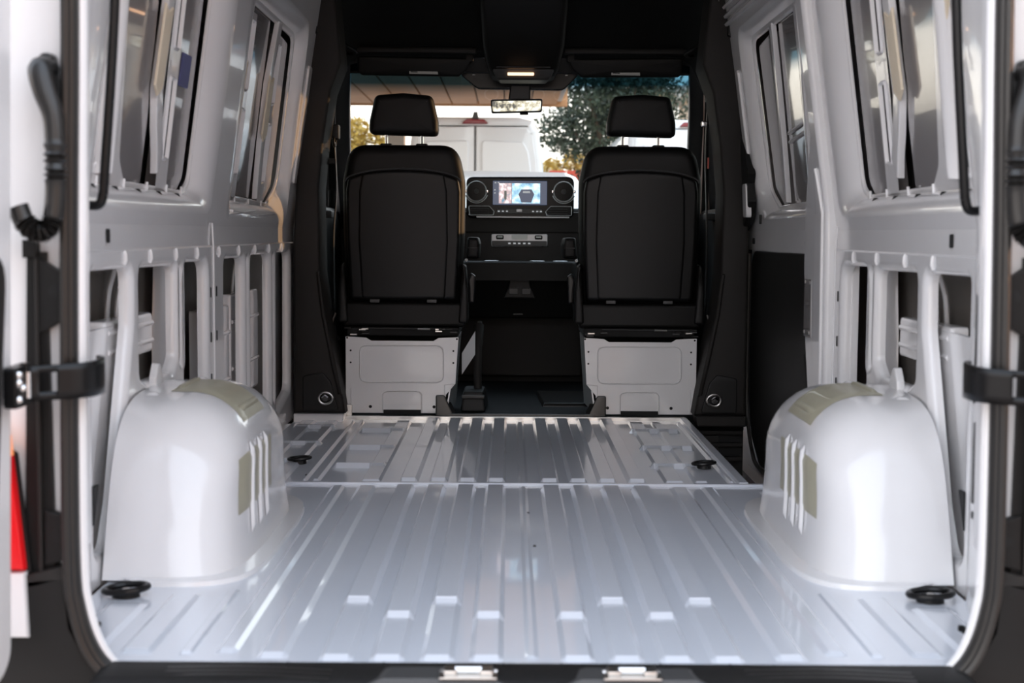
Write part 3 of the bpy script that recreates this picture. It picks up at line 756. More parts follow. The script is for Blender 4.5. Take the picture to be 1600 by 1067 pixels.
# ================================================================== SLIDING DOOR SIDE
def sliding_door():
    s = 1; mp = wallmap(1)
    WIN = rounded([(1.93, .795), (2.95, .790), (3.07, .82), (3.00, 1.50), (1.86, 1.50)], [.05, .07, .08, .08, .05])
    BACK = rounded([(2.0, .835), (2.85, .826), (3.0, .90), (2.975, 1.47), (1.93, 1.47)], [.04, .05, .09, .06, .04])
    bm = bmesh.new()
    loop_tri(bm, [ccw([(1.80, .75), (3.36, .75), (3.32, 1.66), (1.80, 1.66)]), WIN], mp, .012)
    loop_tri(bm, [ccw([(1.86, .675), (3.36, .675), (3.36, .75), (1.86, .75)])], mp, .012)
    d = obj('door_3', bm, 'paint', wn=True, recalc=False); tag(d, 'white sliding side door with black lower lining above the step well', 'sliding door', kind='structure')
    bm = bmesh.new(); ring_between(bm, WIN, BACK, mp, .012, .055, 6); obj('window_recess', bm, 'paint', d, smooth=60)
    O = rounded([(2.03, .852), (2.84, .842), (2.985, .91), (2.955, 1.452), (1.955, 1.452)], [.03, .04, .08, .06, .03])
    bm = bmesh.new(); plate(bm, BACK, [O], mp, .055, .006, .010, 3); obj('window_back_frame', bm, 'paint', d, wn=True)
    bm = bmesh.new(); loop_tri(bm, [rect(1.85, 3.2, .70, 1.62)], mp, .115); obj('outer_skin', bm, 'gap_shade', d)
    for pl in ([(2.03, .84), (2.20, .84), (2.08, 1.47), (1.94, 1.47)], [(2.31, .84), (2.625, .84), (2.52, 1.47), (2.19, 1.47)], [(2.74, .84), (2.83, .84), (2.945, .91), (2.92, 1.43), (2.62, 1.45)]):
        obj('blank_panel', slab(bmesh.new(), rounded(pl, .02), mp, .070, .10, .006), 'primer', d)
    for (a, b) in ((2.565, 2.685), (2.15, 2.26)):
        brace(mp, [(a, 1.46), (a+.03, 1.25), (a+.075, 1.05), (b, .90)], .022, .050, .068, 'brace', d)
    # outside handle pressing showing through as a horizontal bar
    for z in (1.075, 1.105): obj('pressed_bar', tube(bmesh.new(), [mp(2.26, z, .066), mp(2.56, z-.02, .066)], .006, 6), 'paint', d)
    # top rail
    for k, z in enumerate((1.535, 1.565, 1.60)): obj('top_rail_bead', tube(bmesh.new(), [mp(1.8, z, .006), mp(3.3, z+.01, .006)], .009, 6), 'paint', d)
    # bright pressed panel ahead of the window
    obj('edge_pressing', slab(bmesh.new(), rounded([(3.10, .86), (3.17, .86), (3.12, 1.36), (3.06, 1.36)], .02), mp, .002, .012, .006), 'paint', d)
    # lower lining
    low = rounded([(2.10, .675), (3.27, .672), (3.27, .12), (3.20, -.06), (3.02, -.145), (1.70, -.145), (1.70, .10), (1.98, .17), (2.09, .45)], [.01, .03, .2, .15, .12, .02, .02, .1, .1])
    obj('door_lining', slab(bmesh.new(), low, mp, .014, .03, .004), 'black', d)
    bm = bmesh.new(); slab(bm, ccw([(1.66, -.20), (3.36, -.20), (3.36, .68), (1.66, .68)]), mp, .031, .05, .002); obj('lower_door_skin', bm, 'paint', d)
    edge = [(3.275, .66), (3.278, .40), (3.278, .14), (3.255, .02), (3.20, -.06), (3.12, -.12), (3.02, -.15), (2.6, -.152), (1.8, -.152)]
    obj('bright_edge_seal', tube(bmesh.new(), spline([mp(y, z, .008) for y, z in edge], 5), .008, 8), 'steel', d)
    # black lock bracket at the front edge
    br = obj('lock_bracket', slab(bmesh.new(), [(3.22, .75), (3.09, .795), (3.03, .86), (3.05, .93), (3.02, .965), (3.20, 1.18), (3.26, 1.18), (3.24, .9)], lambda y, z, o: Vector((.868-.05*max(0, z-.75)+o, y, z)), 0, .03, .006), 'black', d)
    obj('lock_plate', slab(bmesh.new(), rounded(rect(3.05, 3.13, .80, .93), .02), lambda y, z, o: Vector((.862-.05*max(0, z-.75)+o, y, z)), 0, .02, .004), 'paint', br)
    # window catch and holes
    obj('catch', nbox(.893, .901, 2.95, 2.965, .775, .81, .002), 'black', d)
    for (y, z) in ((3.20, .71), (2.2, .71)): obj('screw_hole', slab(bmesh.new(), rounded(rect(y-.02, y+.02, z-.012, z+.012), .01, 3), mp, .008, .013, .001, 1), 'hole', d)
    return d
sliding_door()
# C pillar post beside the door aperture
mp = wallmap(1)
pillar = tag(empty('trim_3'), 'white steel pillar between the sliding door and the side wall cut-outs', 'pillar', kind='structure')
post = [(1.76, -.01), (2.02, -.01), (1.97, .17), (2.06, .43), (2.09, .64), (2.03, .83), (1.84, 1.03), (1.82, 1.3), (1.80, 1.66), (1.70, 1.66), (1.73, 1.2), (1.76, .80)]
obj('post_skin', slab(bmesh.new(), rounded(post, .015, 3), mp, -.022, .03, .016, 4), 'paint', pillar)
obj('post_face', slab(bmesh.new(), rounded([(1.79, .0), (1.88, .0), (1.87, .8), (1.80, .95), (1.78, .8)], .01, 3), mp, -.030, -.010, .006), 'paint', pillar)
obj('post_cover', slab(bmesh.new(), rounded(rect(1.95, 2.05, .42, .60), .008, 3), mp, -.026, -.018, .003), 'primer', pillar)
for z in (.435, .59):
    for y in (1.965, 2.035): obj('rivet', lathe(bmesh.new(), [(.0001, .003), (.005, .002), (.006, 0)], Matrix.Translation(mp(y, z, -.026)) @ Matrix.Rotation(-PI/2, 4, 'Y'), 8), 'steel', pillar)
obj('aperture_seal', tube(bmesh.new(), spline([mp(2.03, -.1, .0), mp(1.995, .10, -.005), mp(1.985, .18, -.01), mp(2.06, .36, -.012)], 6), .008, 8), 'rubber', pillar)

# step well
well = tag(empty('step_well'), 'black plastic entry step inside the sliding door', 'step', kind='structure')
obj('step_tread', nbox(.655, .925, 1.70, 3.30, -.27, -.25, .004), 'black', well)
obj('step_riser', nbox(.650, .664, 1.76, 3.25, -.26, -.036, .002), 'black', well)
obj('step_rear_wall', nbox(.66, .925, 1.735, 1.75, -.26, -.036, .002), 'black', well)
obj('step_front_wall', nbox(.655, .90, 3.27, 3.30, -.26, -.02, .004), 'black', well)
for (z, y) in ((-.055, 3.255), (-.105, 3.262), (-.16, 3.25)): obj('step_ledge', nbox(.672, .89, y-.02, y+.02, z-.008, z+.008, .003), 'trim', well)
obj('step_recess', nbox(.73, .80, 3.262, 3.272, -.15, -.07, .003), 'rubber', well)
for k in range(9): obj('tread_rib', nbox(.69, .90, 2.0+k*.13, 2.02+k*.13, -.252, -.246, .002), 'rubber', well)

# ================================================================== CAB
def bpillar(s, n):
    o = tag(empty('trim_%d' % n), 'tall black B-pillar trim '+('beside the front seat opposite the step well' if s < 0 else 'at the front edge of the sliding door'), 'pillar trim', kind='structure')
    inn = [(.688, .022), (.70, .10), (.728, .24), (.765, .42), (.785, .58), (.790, .90), (.772, 1.08), (.742, 1.28), (.70, 1.39), (.725, 1.66)]
    outl = [(.80, 1.66), (.815, 1.56), (.852, 1.40), (.893, .70), (.893, .022)]
    if s < 0: outl = [(.80, 1.66), (.812, 1.56), (.850, 1.385), (.891, .70), (.893, .022)]
    pl = [(s*a, b) for a, b in inn+outl]
    bm = bmesh.new(); slab(bm, pl, XZ(3.17), 0, .22, .014, 4); obj('pillar_cover', bm, 'trim', o, smooth=50)
    # raised flank towards the seat
    bm = bmesh.new(); slab(bm, [(s*a, b) for a, b in [(.70, .10), (.728, .24), (.765, .42), (.785, .58), (.80, .58), (.782, .42), (.747, .24), (.716, .10)]], XZ(3.155), 0, .03, .008, 3); obj('flank_bead', bm, 'trim', o, smooth=50)
    bm = bmesh.new(); slab(bm, rounded([(s*.712, .03), (s*.855, .03), (s*.855, .17), (s*.775, .185), (s*.745, .15)], .015, 4), XZ(3.16), 0, .02, .006); obj('anchor_pocket', bm, 'black', o)
    obj('foot_moulding', slab(bmesh.new(), rounded([(s*.70, -.02), (s*.89, -.02), (s*.89, .022), (s*.69, .022)], .004, 2), XZ(3.15), 0, .1, .006), 'paint' if s < 0 else 'trim', o)
    # upper guide box
    obj('upper_cover', slab(bmesh.new(), rounded([(s*.79, 1.50), (s*.845, 1.47), (s*.83, 1.60), (s*.80, 1.62)], .008, 3), XZ(3.145), 0, .03, .006), 'black', o)
    return o
bpillar(-1, 4); bpillar(1, 5)
for s in (-1, 1):
    r = empty('pillar_anchor_ring', 'steel lashing ring set in the black pillar foot '+('opposite the step well' if s < 0 else 'beside the step well'), 'lashing ring', 'pillar lashing rings', loc=(s*.765, 3.155, .085))
    L = [(.026*math.cos(a)*(1.15 if math.cos(a)*s < 0 else .9), -.010, .023*math.sin(a)) for a in [2*PI*i/20 for i in range(21)]]
    obj('ring', tube(bmesh.new(), L, .005, 8, cap=False), 'steel', r)
    obj('boss', lathe(bmesh.new(), [(.0001, .014), (.013, .012), (.018, .0), (.018, -.006)], RX90.copy(), 16), 'grey', r)
    obj('clasp', tube(bmesh.new(), spline([(-.012, -.016, .004), (0, -.018, .012), (.012, -.016, .004)], 4), .004, 6), 'chrome', r)

# seat belts: D-ring and webbing on each pillar
for s in (-1, 1):
    b = empty('seat_belt', 'black seat belt hanging from the pillar loop '+('opposite the step well' if s < 0 else 'beside the sliding door'), 'seat belt', 'front seat belts', loc=(0, 0, 0))
    x = s*.758; z0 = 1.10 if s < 0 else 1.26
    bm = bmesh.new(); lp = []
    for p in spline([(x, 3.42, z0), (x-s*.004, 3.44, z0-.2), (x+s*.01, 3.46, .7), (x+s*.012, 3.5, .3)], 6):
        lp.append([bm.verts.new(p+Vector((-s*.004*0, dy, 0))) for dy in (-.023, .023)])
    rings(bm, lp, close_u=False); o = obj('webbing', bm, 'black', b); md = o.modifiers.new('thick', 'SOLIDIFY'); md.thickness = .0025
    obj('belt_loop', tube(bmesh.new(), [(x, 3.42+.03*math.cos(a), z0+.018*math.sin(a)) for a in [2*PI*i/16 for i in range(17)]], .006, 8, cap=False), 'black', b)
    obj('loop_cover', nbox(x-.012, x+.02, 3.40, 3.46, z0+.01, z0+.07, .008), 'black', b)
    obj('tongue', nbox(x-.026, x+.006, 3.42, 3.44, z0-.09, z0-.065, .006), 'chrome' if s > 0 else 'black', b)
    if s > 0: obj('red_tab', nbox(x-.002, x+.004, 3.40, 3.41, z0-.26, z0-.215, .001), 'redpaint', b)
    rebase(b, (x, 3.45, .3))

# cab floor
cab = tag(empty('cab_floor'), 'black rubber mat of the cab between the white seat boxes', 'floor mat', kind='structure')
obj('rubber_mat', nbox(-.90, .90, 3.262, 5.0, -.05, -.012, .004), 'carpet', cab)
obj('mat_front_edge', nbox(-.295, .305, 3.262, 3.285, -.03, .012, .004), 'rubber', cab)
for s, x in ((-1, -.292), (1, .302)):
    bm = bmesh.new(); hexa(bm, [(x-s*.03, 3.263, 0), (x+s*.045, 3.263, 0), (x+s*.045, 3.42, 0), (x-s*.03, 3.42, 0), (x+s*.01, 3.268, .085), (x+s*.045, 3.268, .085), (x+s*.045, 3.42, .085), (x+s*.01, 3.42, .085)], .006); obj('mat_upstand', bm, 'rubber', cab)
obj('toe_board', hexa(bmesh.new(), [(-.85, 4.75, -.02), (.85, 4.75, -.02), (.85, 5.0, -.02), (-.85, 5.0, -.02), (-.85, 4.93, .34), (.85, 4.93, .34), (.85, 5.0, .34), (-.85, 5.0, .34)], .01), 'trim', cab)
obj('bulkhead', nbox(-.95, .95, 5.02, 5.06, -.05, .84, .005), 'black', cab)
obj('mat_tread', hexa(bmesh.new(), [(.10, 3.7, -.012), (.30, 3.7, -.012), (.32, 4.2, -.012), (.08, 4.2, -.012), (.11, 3.71, .004), (.29, 3.71, .004), (.31, 4.19, .004), (.09, 4.19, .004)], .004), 'rubber', cab)

# ------------------------------------------------------------------ seats
def seat(x0, s, label):
    """s=+1: inner side of the seat points to +X"""
    root = empty('front_seat', label, 'seat', 'front seats')
    P = lambda y, lean=-.055: (lambda a, b, o: Vector((x0+a, y+o+lean*(b-.45), b)))
    back = [(-.232, .445), (.232, .445), (.246, .74), (.248, .94), (.218, 1.086), (-.218, 1.086), (-.248, .94), (-.246, .74)]
    bk = obj('backrest', pillow(bmesh.new(), rounded(back, [.04, .04, .2, .2, .10, .10, .2, .2], 8), P(3.365), 0, .125, .045), 'leather', root, smooth=60)
    top = [(.205*math.cos(a), .925+.055*math.sin(a)) for a in [PI*k/12 for k in range(13)]]
    shell = [(-.215, .462), (.215, .462), (.228, .70), (.230, .90)]+[(.228*math.cos(a), .935+.05*math.sin(a)) for a in [PI*k/14 for k in range(1, 14)]]+[(-.230, .90), (-.228, .70)]
    sh = obj('back_panel', slab(bmesh.new(), rounded(shell, .02, 3), P(3.352), 0, .06, .016, 5), 'shell', root, smooth=60)
    cen = [(-.172, .464), (.172, .464), (.184, .70), (.180, .90)]+[(.176*math.cos(a), .935+.048*(math.sin(a)*.45+.55)) for a in [PI*k/10 for k in range(1, 10)]]+[(-.180, .90), (-.184, .70)]
    obj('raised_centre', slab(bmesh.new(), rounded(cen, .02, 3), P(3.3475), 0, .04, .014, 5), 'shell', sh, smooth=60)
    for k in (-1, 1):
        obj('panel_clip', nbox(x0+k*.115-.02, x0+k*.115+.02, 3.335, 3.36, .452, .466, .003), 'grey', sh)
    obj('piping', tube(bmesh.new(), [P(3.35)(.232*math.cos(a), .938+.052*math.sin(a), 0) for a in [PI*k/16 for k in range(17)]], .0035, 6), 'grey', sh)
    hr = [(-.139, 1.128), (.139, 1.122), (.138, 1.18), (.115, 1.282), (.0, 1.292), (-.115, 1.283), (-.138, 1.18)]
    obj('headrest', pillow(bmesh.new(), rounded(hr, [.022, .022, .05, .028, .05, .028, .05], 4), P(3.38), 0, .105, .028), 'leather', root, smooth=60)
    for k in (-1, 1):
        obj('headrest_post', tube(bmesh.new(), [P(3.43)(k*.072, 1.06, 0), P(3.43)(k*.072, 1.15, 0)], .0065, 10), 'chrome', root)
        obj('post_guide', nbox(x0+k*.072-.024, x0+k*.072+.024, 3.365, 3.42, 1.072, 1.092, .006), 'black', root)
    # recliner covers, lower beam and mechanism
    for k in (-1, 1):
        pl = [(k*.222, .37), (k*.262, .37), (k*.262, .50), (k*.252, .60), (k*.238, .615), (k*.232, .50)]
        obj('recliner_cover', slab(bmesh.new(), rounded(pl, .012, 3), P(3.335, 0), 0, .13, .010, 3), 'black', root, smooth=50)
    obj('lower_beam', slab(bmesh.new(), rounded([(-.245, .352), (.25, .352), (.25, .452), (-.245, .452)], .015, 3), P(3.35, 0), 0, .08, .014, 3), 'leather', root, smooth=50)
    cu = [(-.24, .375), (.24, .375), (.25, .44), (.235, .48), (-.235, .48), (-.25, .44)]
    obj('cushion', pillow(bmesh.new(), rounded(cu, .03, 4), lambda a, b, o: Vector((x0+a, 3.45+o, b)), 0, .48, .04), 'leather', root, smooth=60)
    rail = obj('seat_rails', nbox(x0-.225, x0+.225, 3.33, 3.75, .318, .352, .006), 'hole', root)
    rnd = random.Random(int(x0*1000))
    for k in range(10):
        xx = x0+(rnd.choice((-1, 1)))*rnd.uniform(.14, .225); zz = rnd.uniform(.322, .352)
        obj('latch_link', nbox(xx-.014, xx+.014, 3.30, 3.325, zz-.003, zz+.003, .001, 1), rnd.choice(('grey', 'grey', 'steel', 'black')), rail)
    obj('release_cable', tube(bmesh.new(), [(x0-.15, 3.318, .350), (x0, 3.314, .349), (x0+.2, 3.318, .347)], .0025, 6), 'grey', rail)
    obj('cable_end', tube(bmesh.new(), [(x0+.06, 3.315, .348), (x0+.11, 3.315, .347)], .004, 6), 'steel', rail)
    # white steel seat box
    i = s
    ped = [(-i*.227, .010), (-i*.208, .010), (i*.172, .010), (i*.176, .085), (i*.214, .13), (i*.2255, .318), (i*.145, .314), (i*.125, .302), (-i*.125, .302), (-i*.145, .314), (-i*.2275, .318)]
    pd = obj('seat_box', slab(bmesh.new(), [(a, b) for a, b in ped], P(3.285, 0), 0, .006, .002), 'paint', root)
    for k in (-1, 1):
        a = k*.222
        inner = (k == i)
        bm = bmesh.new()
        hexa(bm, [(x0+(a*.80 if inner else a)-.003, 3.288, .012), (x0+(a*.80 if inner else a)+.003, 3.288, .012), (x0+(a*.9 if inner else a)+.003, 3.66, .012), (x0+(a*.9 if inner else a)-.003, 3.66, .012), (x0+a-.003, 3.288, .316), (x0+a+.003, 3.288, .316), (x0+a+.003, 3.66, .316), (x0+a-.003, 3.66, .316)])
        obj('box_side', bm, 'paint', pd)
    def bead(pl, closed=True, r=.0042):
        q = [P(3.284, 0)(a, b, 0) for a, b in pl]
        if closed: q.append(q[0]); q.append(q[1])
        obj('pressed_bead', tube(bmesh.new(), q, r, 6, cap=not closed, sq=.7), 'paint', pd)
    bead(rounded(rect(-.17, .165, .135, .283), .03, 5))
    bead([(-.078, .015), (-.078, .085), (-.07, .096), (-.055, .10), (.055, .10), (.07, .096), (.078, .085), (.078, .015)], False)
    bead([(-i*.205, .012), (-i*.205, .11)], False, .003); bead([(i*.17, .012), (i*.17, .125), (i*.213, .13)], False, .003)
    obj('bottom_slot', nbox(x0-.075, x0+.075, 3.279, 3.286, .006, .024), 'hole', pd)
    for (a, b, r) in ((-.128, .036, .0065), (.128, .036, .0065), (-.207, .262, .004), (-.207, .214, .004), (.205, .262, .004), (.205, .214, .004), (-.221, .313, .004), (.219, .310, .004)):
        obj('bolt_hole', lathe(bmesh.new(), [(.0001, .0012), (r*.9, .0012), (r, 0)], at(x0+a, 3.285, b) @ RX90, 10), 'hole', pd)
    obj('foot_bracket', nbox(x0-i*.228-.012, x0-i*.228+.028, 3.262, 3.284, .0, .045, .003), 'steel', pd)
    obj('foot_bolt', lathe(bmesh.new(), [(.0001, .012), (.010, .010), (.012, .0)], at(x0-i*.225, 3.262, .016) @ RX90, 8), 'steel', pd)
    # folding armrest on the inner side
    arm = obj('armrest', slab(bmesh.new(), rounded([(i*.246, .628), (i*.302, .628), (i*.306, .69), (i*.298, .716), (i*.252, .718)], .012, 3), P(3.50, 0), 0, .24, .014, 3), 'leather', root, smooth=50)
    obj('arm_button', lathe(bmesh.new(), [(.0001, .005), (.006, .004), (.007, 0)], at(x0+i*.249, 3.50, .622) @ RX90, 10), 'white', arm)
    obj('arm_seam', nbox(x0+i*.276-.022, x0+i*.276+.022, 3.497, 3.503, .672, .675, .001, 1), 'grey', arm)
    obj('belt_buckle', slab(bmesh.new(), rounded([(i*.262, .45), (i*.285, .45), (i*.290, .56), (i*.270, .575), (i*.26, .54)], .006, 2), P(3.40, 0), 0, .03, .006), 'gloss', root)
    obj('side_lever', tube(bmesh.new(), spline([(x0-i*.262, 3.36, .30), (x0-i*.285, 3.345, .33), (x0-i*.287, 3.34, .37), (x0-i*.275, 3.345, .41)], 5), .008, 8), 'gloss', root)
    return rebase(root, (x0, 3.45, .0))
seat(-.472, 1, 'black front seat on a white steel box, beside the upright black floor lever')
seat(.482, -1, 'black front seat on a white steel box, beside the step well')

# ------------------------------------------------------------------ dashboard
dash = empty('dashboard', 'black dashboard with wide centre panel between the front seats', 'dashboard')
Pd = lambda y: XZ(y)
obj('dash_body', hexa(bmesh.new(), [(-.86, 4.68, .56), (.86, 4.68, .56), (.86, 5.05, .50), (-.86, 5.05, .50), (-.86, 4.66, .86), (.86, 4.66, .86), (.86, 5.10, .84), (-.86, 5.10, .84)], .03, 3), 'trim', dash)
obj('dash_face', nbox(-.30, .32, 4.615, 4.70, .735, .84, .012), 'trim', dash)
cp = obj('centre_panel', slab(bmesh.new(), rounded([(-.258, .806), (.270, .808), (.270, 1.012), (-.258, 1.008)], .035, 6), Pd(4.60), 0, .10, .008, 3), 'piano', dash)
def scr_mat(name, kind):
    m = bpy.data.materials.new(name); m.use_nodes = True; nt = m.node_tree; b = nt.nodes['Principled BSDF']
    tc = nt.nodes.new('ShaderNodeTexCoord'); n = nt.nodes.new('ShaderNodeTexNoise')
    n.inputs['Scale'].default_value = 30 if kind == 'cam' else 45; n.inputs['Detail'].default_value = 3
    r = nt.nodes.new('ShaderNodeValToRGB'); e = r.color_ramp.elements
    cols = {'cam': ((.30, (.05, .22, .40)), (.5, (.35, .62, .80)), (.66, (.85, .9, .9))), 'top': ((.33, (.10, .25, .35)), (.5, (.55, .38, .38)), (.64, (.85, .85, .9))), 'mir': ((.36, (.06, .06, .05)), (.5, (.55, .50, .36)), (.62, (.85, .85, .75)))}[kind]
    e[0].position, e[0].color = cols[0][0], (*cols[0][1], 1); e[1].position, e[1].color = cols[2][0], (*cols[2][1], 1)
    k = e.new(cols[1][0]); k.color = (*cols[1][1], 1)
    nt.links.new(tc.outputs['Object'], n.inputs['Vector']); nt.links.new(n.outputs['Fac'], r.inputs[0])
    b.inputs['Base Color'].default_value = (.01, .01, .01, 1); b.inputs['Roughness'].default_value = .15
    nt.links.new(r.outputs[0], b.inputs['Emission Color']); b.inputs['Emission Strength'].default_value = .42
    return m
M['cam'] = scr_mat('reversing_camera_image', 'cam'); M['topview'] = scr_mat('top_view_image', 'top'); M['mirrorview'] = scr_mat('mirror_image', 'mir')
M['screen'] = mat('screen_blue_black', (.004, .006, .012), .12, emit=(.02, .05, .12), estr=.25)
scr = obj('screen', slab(bmesh.new(), rounded(rect(-.128, .138, .872, .990), .004, 2), Pd(4.598), 0, .004, .001), 'screen', cp)
def lay(pl, m, y=4.5968, name='screen_image'): return obj(name, slab(bmesh.new(), pl, Pd(y), 0, .0012, .0002, 1), m, scr)
lay(rect(-.098, -.036, .880, .978), 'topview'); lay(rect(-.034, .104, .880, .978), 'cam')
lay(rounded(rect(-.072, -.060, .898, .942), .004, 2), 'white', 4.5962, 'van_symbol')
lay([(.012, .884), (.060, .884), (.075, .925), (.062, .948), (.012, .948), (-.002, .925)], 'screen', 4.5962, 'fisheye_body')
lay([(.018, .930), (.056, .930), (.053, .940), (.021, .940)], 'icon', 4.5956, 'fisheye_window')
for (a, b) in ((-.115, .98), (-.10, .981), (-.118, .945), (-.118, .93)): lay(rect(a-.004, a+.004, b-.003, b+.003), 'icon', 4.5962, 'screen_icon')
for x in (-.208, .219):                                     # round vents
    v = obj('round_vent', lathe(bmesh.new(), [(.0455, .002), (.047, .006), (.0505, .005), (.052, 0)], at(x, 4.60, .938) @ RX90, 32, cap=False), 'silver', cp, smooth=60)
    obj('vent_bowl', lathe(bmesh.new(), [(.0001, -.03), (.020, -.028), (.040, -.01), (.046, .003)], at(x, 4.60, .938) @ RX90, 28, cap=False), 'black', v, smooth=60)
    obj('vent_hub', lathe(bmesh.new(), [(.0001, .006), (.012, .004), (.015, -.01)], at(x, 4.60, .938) @ RX90, 20), 'grey', v)
    for k in range(6):
        a = PI*k/3+.3; c, q = math.cos(a), math.sin(a)
        obj('vent_vane', tube(bmesh.new(), [(x+.013*c, 4.603, .938+.013*q), (x+.038*c, 4.603, .938+.038*q)], .003, 6, sq=.5), 'grey', v)
    for k in (-1, 1): obj('vent_ear', nbox(x+k*.053-.006, x+k*.053+.006, 4.592, 4.602, .930, .946, .003), 'chrome', v)
    L = [(x+.057*math.cos(a), 4.597, .938+.057*math.sin(a)) for a in [PI+.35+(PI-.7)*k/14 for k in range(15)]]
    obj('lower_trim_arc', tube(bmesh.new(), L, .0025, 6), 'silver', v)
for k, (x0, x1) in enumerate(((-.245, -.125), (.135, .258))):    # rectangular lower vents
    pl = [(x0, .822), (x1, .822), (x1+.004, .84), (x1-.02, .866), (x0, .866)] if k == 0 else [(x0, .822), (x1, .822), (x1, .866), (x0+.02, .866), (x0-.004, .84)]
    v = obj('lower_vent', slab(bmesh.new(), rounded(pl, .005, 2), Pd(4.598), 0, .01, .002), 'black', cp)
    for j in range(3): obj('vent_blade', nbox(x0+.008, x1-.02, 4.590, 4.600, .829+.011*j, .832+.011*j, .001, 1), 'grey', v)
    obj('vent_frame', tube(bmesh.new(), [(a, 4.597, b) for a, b in rounded(pl, .005, 2)]+[(pl[0][0]+.005, 4.597, pl[0][1])], .002, 6), 'silver', v)
bt = obj('button_row', slab(bmesh.new(), rounded([(-.112, .828), (.118, .828), (.112, .856), (-.106, .856)], .008, 3), Pd(4.592), 0, .012, .003), 'grey', cp)
for x in (-.098, -.078, -.058, .070, .090, .108): obj('button_icon', nbox(x-.005, x+.005, 4.5905, 4.593, .838, .844), 'icon', bt)
obj('hazard_button', nbox(-.012, .016, 4.588, 4.594, .838, .852, .002), 'silver', bt)
obj('chrome_strip', slab(bmesh.new(), rounded([(-.205, .8085), (.245, .8085), (.250, .8165), (-.21, .8165)], .003, 2), Pd(4.590), 0, .012, .002), 'silver', cp)
us = obj('usb_panel', slab(bmesh.new(), rounded([(-.134, .668), (.142, .670), (.142, .731), (-.134, .730)], .008, 3), Pd(4.60), 0, .08, .003), 'silver', dash)
obj('switch_bar', slab(bmesh.new(), rounded([(-.131, .671), (.139, .672), (.139, .697), (-.131, .697)], .006, 3), Pd(4.596), 0, .01, .002), 'grey', us)
for x in (-.092, .098):
    p = obj('usb_socket', slab(bmesh.new(), rounded(rect(x-.019, x+.019, .704, .724), .006, 3), Pd(4.597), 0, .006, .001), 'hole', us)
    obj('socket_tongue', nbox(x-.013, x+.013, 4.593, 4.598, .712, .719, .001, 1), 'white', p)
obj('card_slot', nbox(-.035, .045, 4.597, 4.602, .704, .727, .001), 'white', us)
for k, x in enumerate((-.045, -.02, .003, .028, .052)): obj('switch_icon', nbox(x-.006, x+.006, 4.5935, 4.597, .681, .688), 'icon', us)
obj('lower_face', nbox(-.28, .30, 4.625, 4.70, .59, .745, .01), 'black', dash)
# cup-holder shelf
shf = obj('cup_shelf', slab(bmesh.new(), rounded([(-.27, 4.36), (.27, 4.36), (.29, 4.66), (-.29, 4.66)], .03, 4), XY(.60), 0, .09, .012, 3), 'trim', dash)
for x in (-.13, .09, .20): obj('cup_ring', lathe(bmesh.new(), [(.028, .001), (.030, .004), (.034, .003), (.036, 0)], at(x, 4.47, .600), 24, cap=False), 'silver', shf, smooth=60)
for x in (-.13, .09, .20): obj('cup_well', lathe(bmesh.new(), [(.0001, .0012), (.028, .0012)], at(x, 4.47, .600), 24), 'hole', shf)
con = obj('lower_console', hexa(bmesh.new(), [(-.26, 4.52, .32), (.28, 4.52, .32), (.28, 4.95, .32), (-.26, 4.95, .32), (-.26, 4.42, .53), (.28, 4.42, .53), (.28, 4.95, .53), (-.26, 4.95, .53)], .012), 'black', dash)
hd = obj('socket_housing', slab(bmesh.new(), rounded([(-.075, .42), (.085, .42), (.06, .475), (.05, .53), (-.04, .53), (-.05, .475)], .01, 3), Pd(4.415), 0, .06, .008), 'black', con)
for x in (-.024, .038): obj('socket', nbox(x-.022, x+.022, 4.408, 4.42, .442, .472, .004), 'grey', hd)
obj('drawer_pull', nbox(-.025, .022, 4.50, 4.52, .338, .345, .002), 'grey', con)
obj('knee_panel', nbox(-.30, .32, 4.70, 4.75, .02, .33, .01), 'trim', dash)
rebase(dash, (0, 4.8, .0))

# floor lever (handbrake) beside the driver's seat box
lv = empty('floor_lever', 'upright black lever on the cab floor beside a white seat box', 'lever')
obj('lever_arm', tube(bmesh.new(), spline([(-.175, 3.62, .06), (-.177, 3.63, .16), (-.176, 3.66, .27), (-.172, 3.70, .34)], 6), [.018]*12+[.021]*7, 10), 'trim', lv, smooth=60)
obj('lever_base', hexa(bmesh.new(), [(-.245, 3.50, -.012), (-.14, 3.50, -.012), (-.13, 3.75, -.012), (-.245, 3.75, -.012), (-.235, 3.52, .075), (-.15, 3.52, .075), (-.145, 3.73, .075), (-.235, 3.73, .075)], .012), 'black', lv)
obj('lever_button', tube(bmesh.new(), [(-.171, 3.70, .34), (-.170, 3.706, .355)], .010, 8), 'grey', lv)
obj('base_edge', nbox(-.24, -.145, 3.495, 3.51, .045, .06, .003), 'grey', lv)
rebase(lv, (-.18, 3.62, -.012))
br = obj('seat_belt_plate', hexa(bmesh.new(), [(-.240, 3.50, .145), (-.186, 3.56, .225), (-.186, 3.57, .225), (-.240, 3.51, .145), (-.240, 3.50, .235), (-.186, 3.56, .325), (-.186, 3.57, .325), (-.240, 3.51, .235)], .001), 'paint')
tag(br, 'slanted white metal plate between a white seat box and the black lever', 'metal plate')

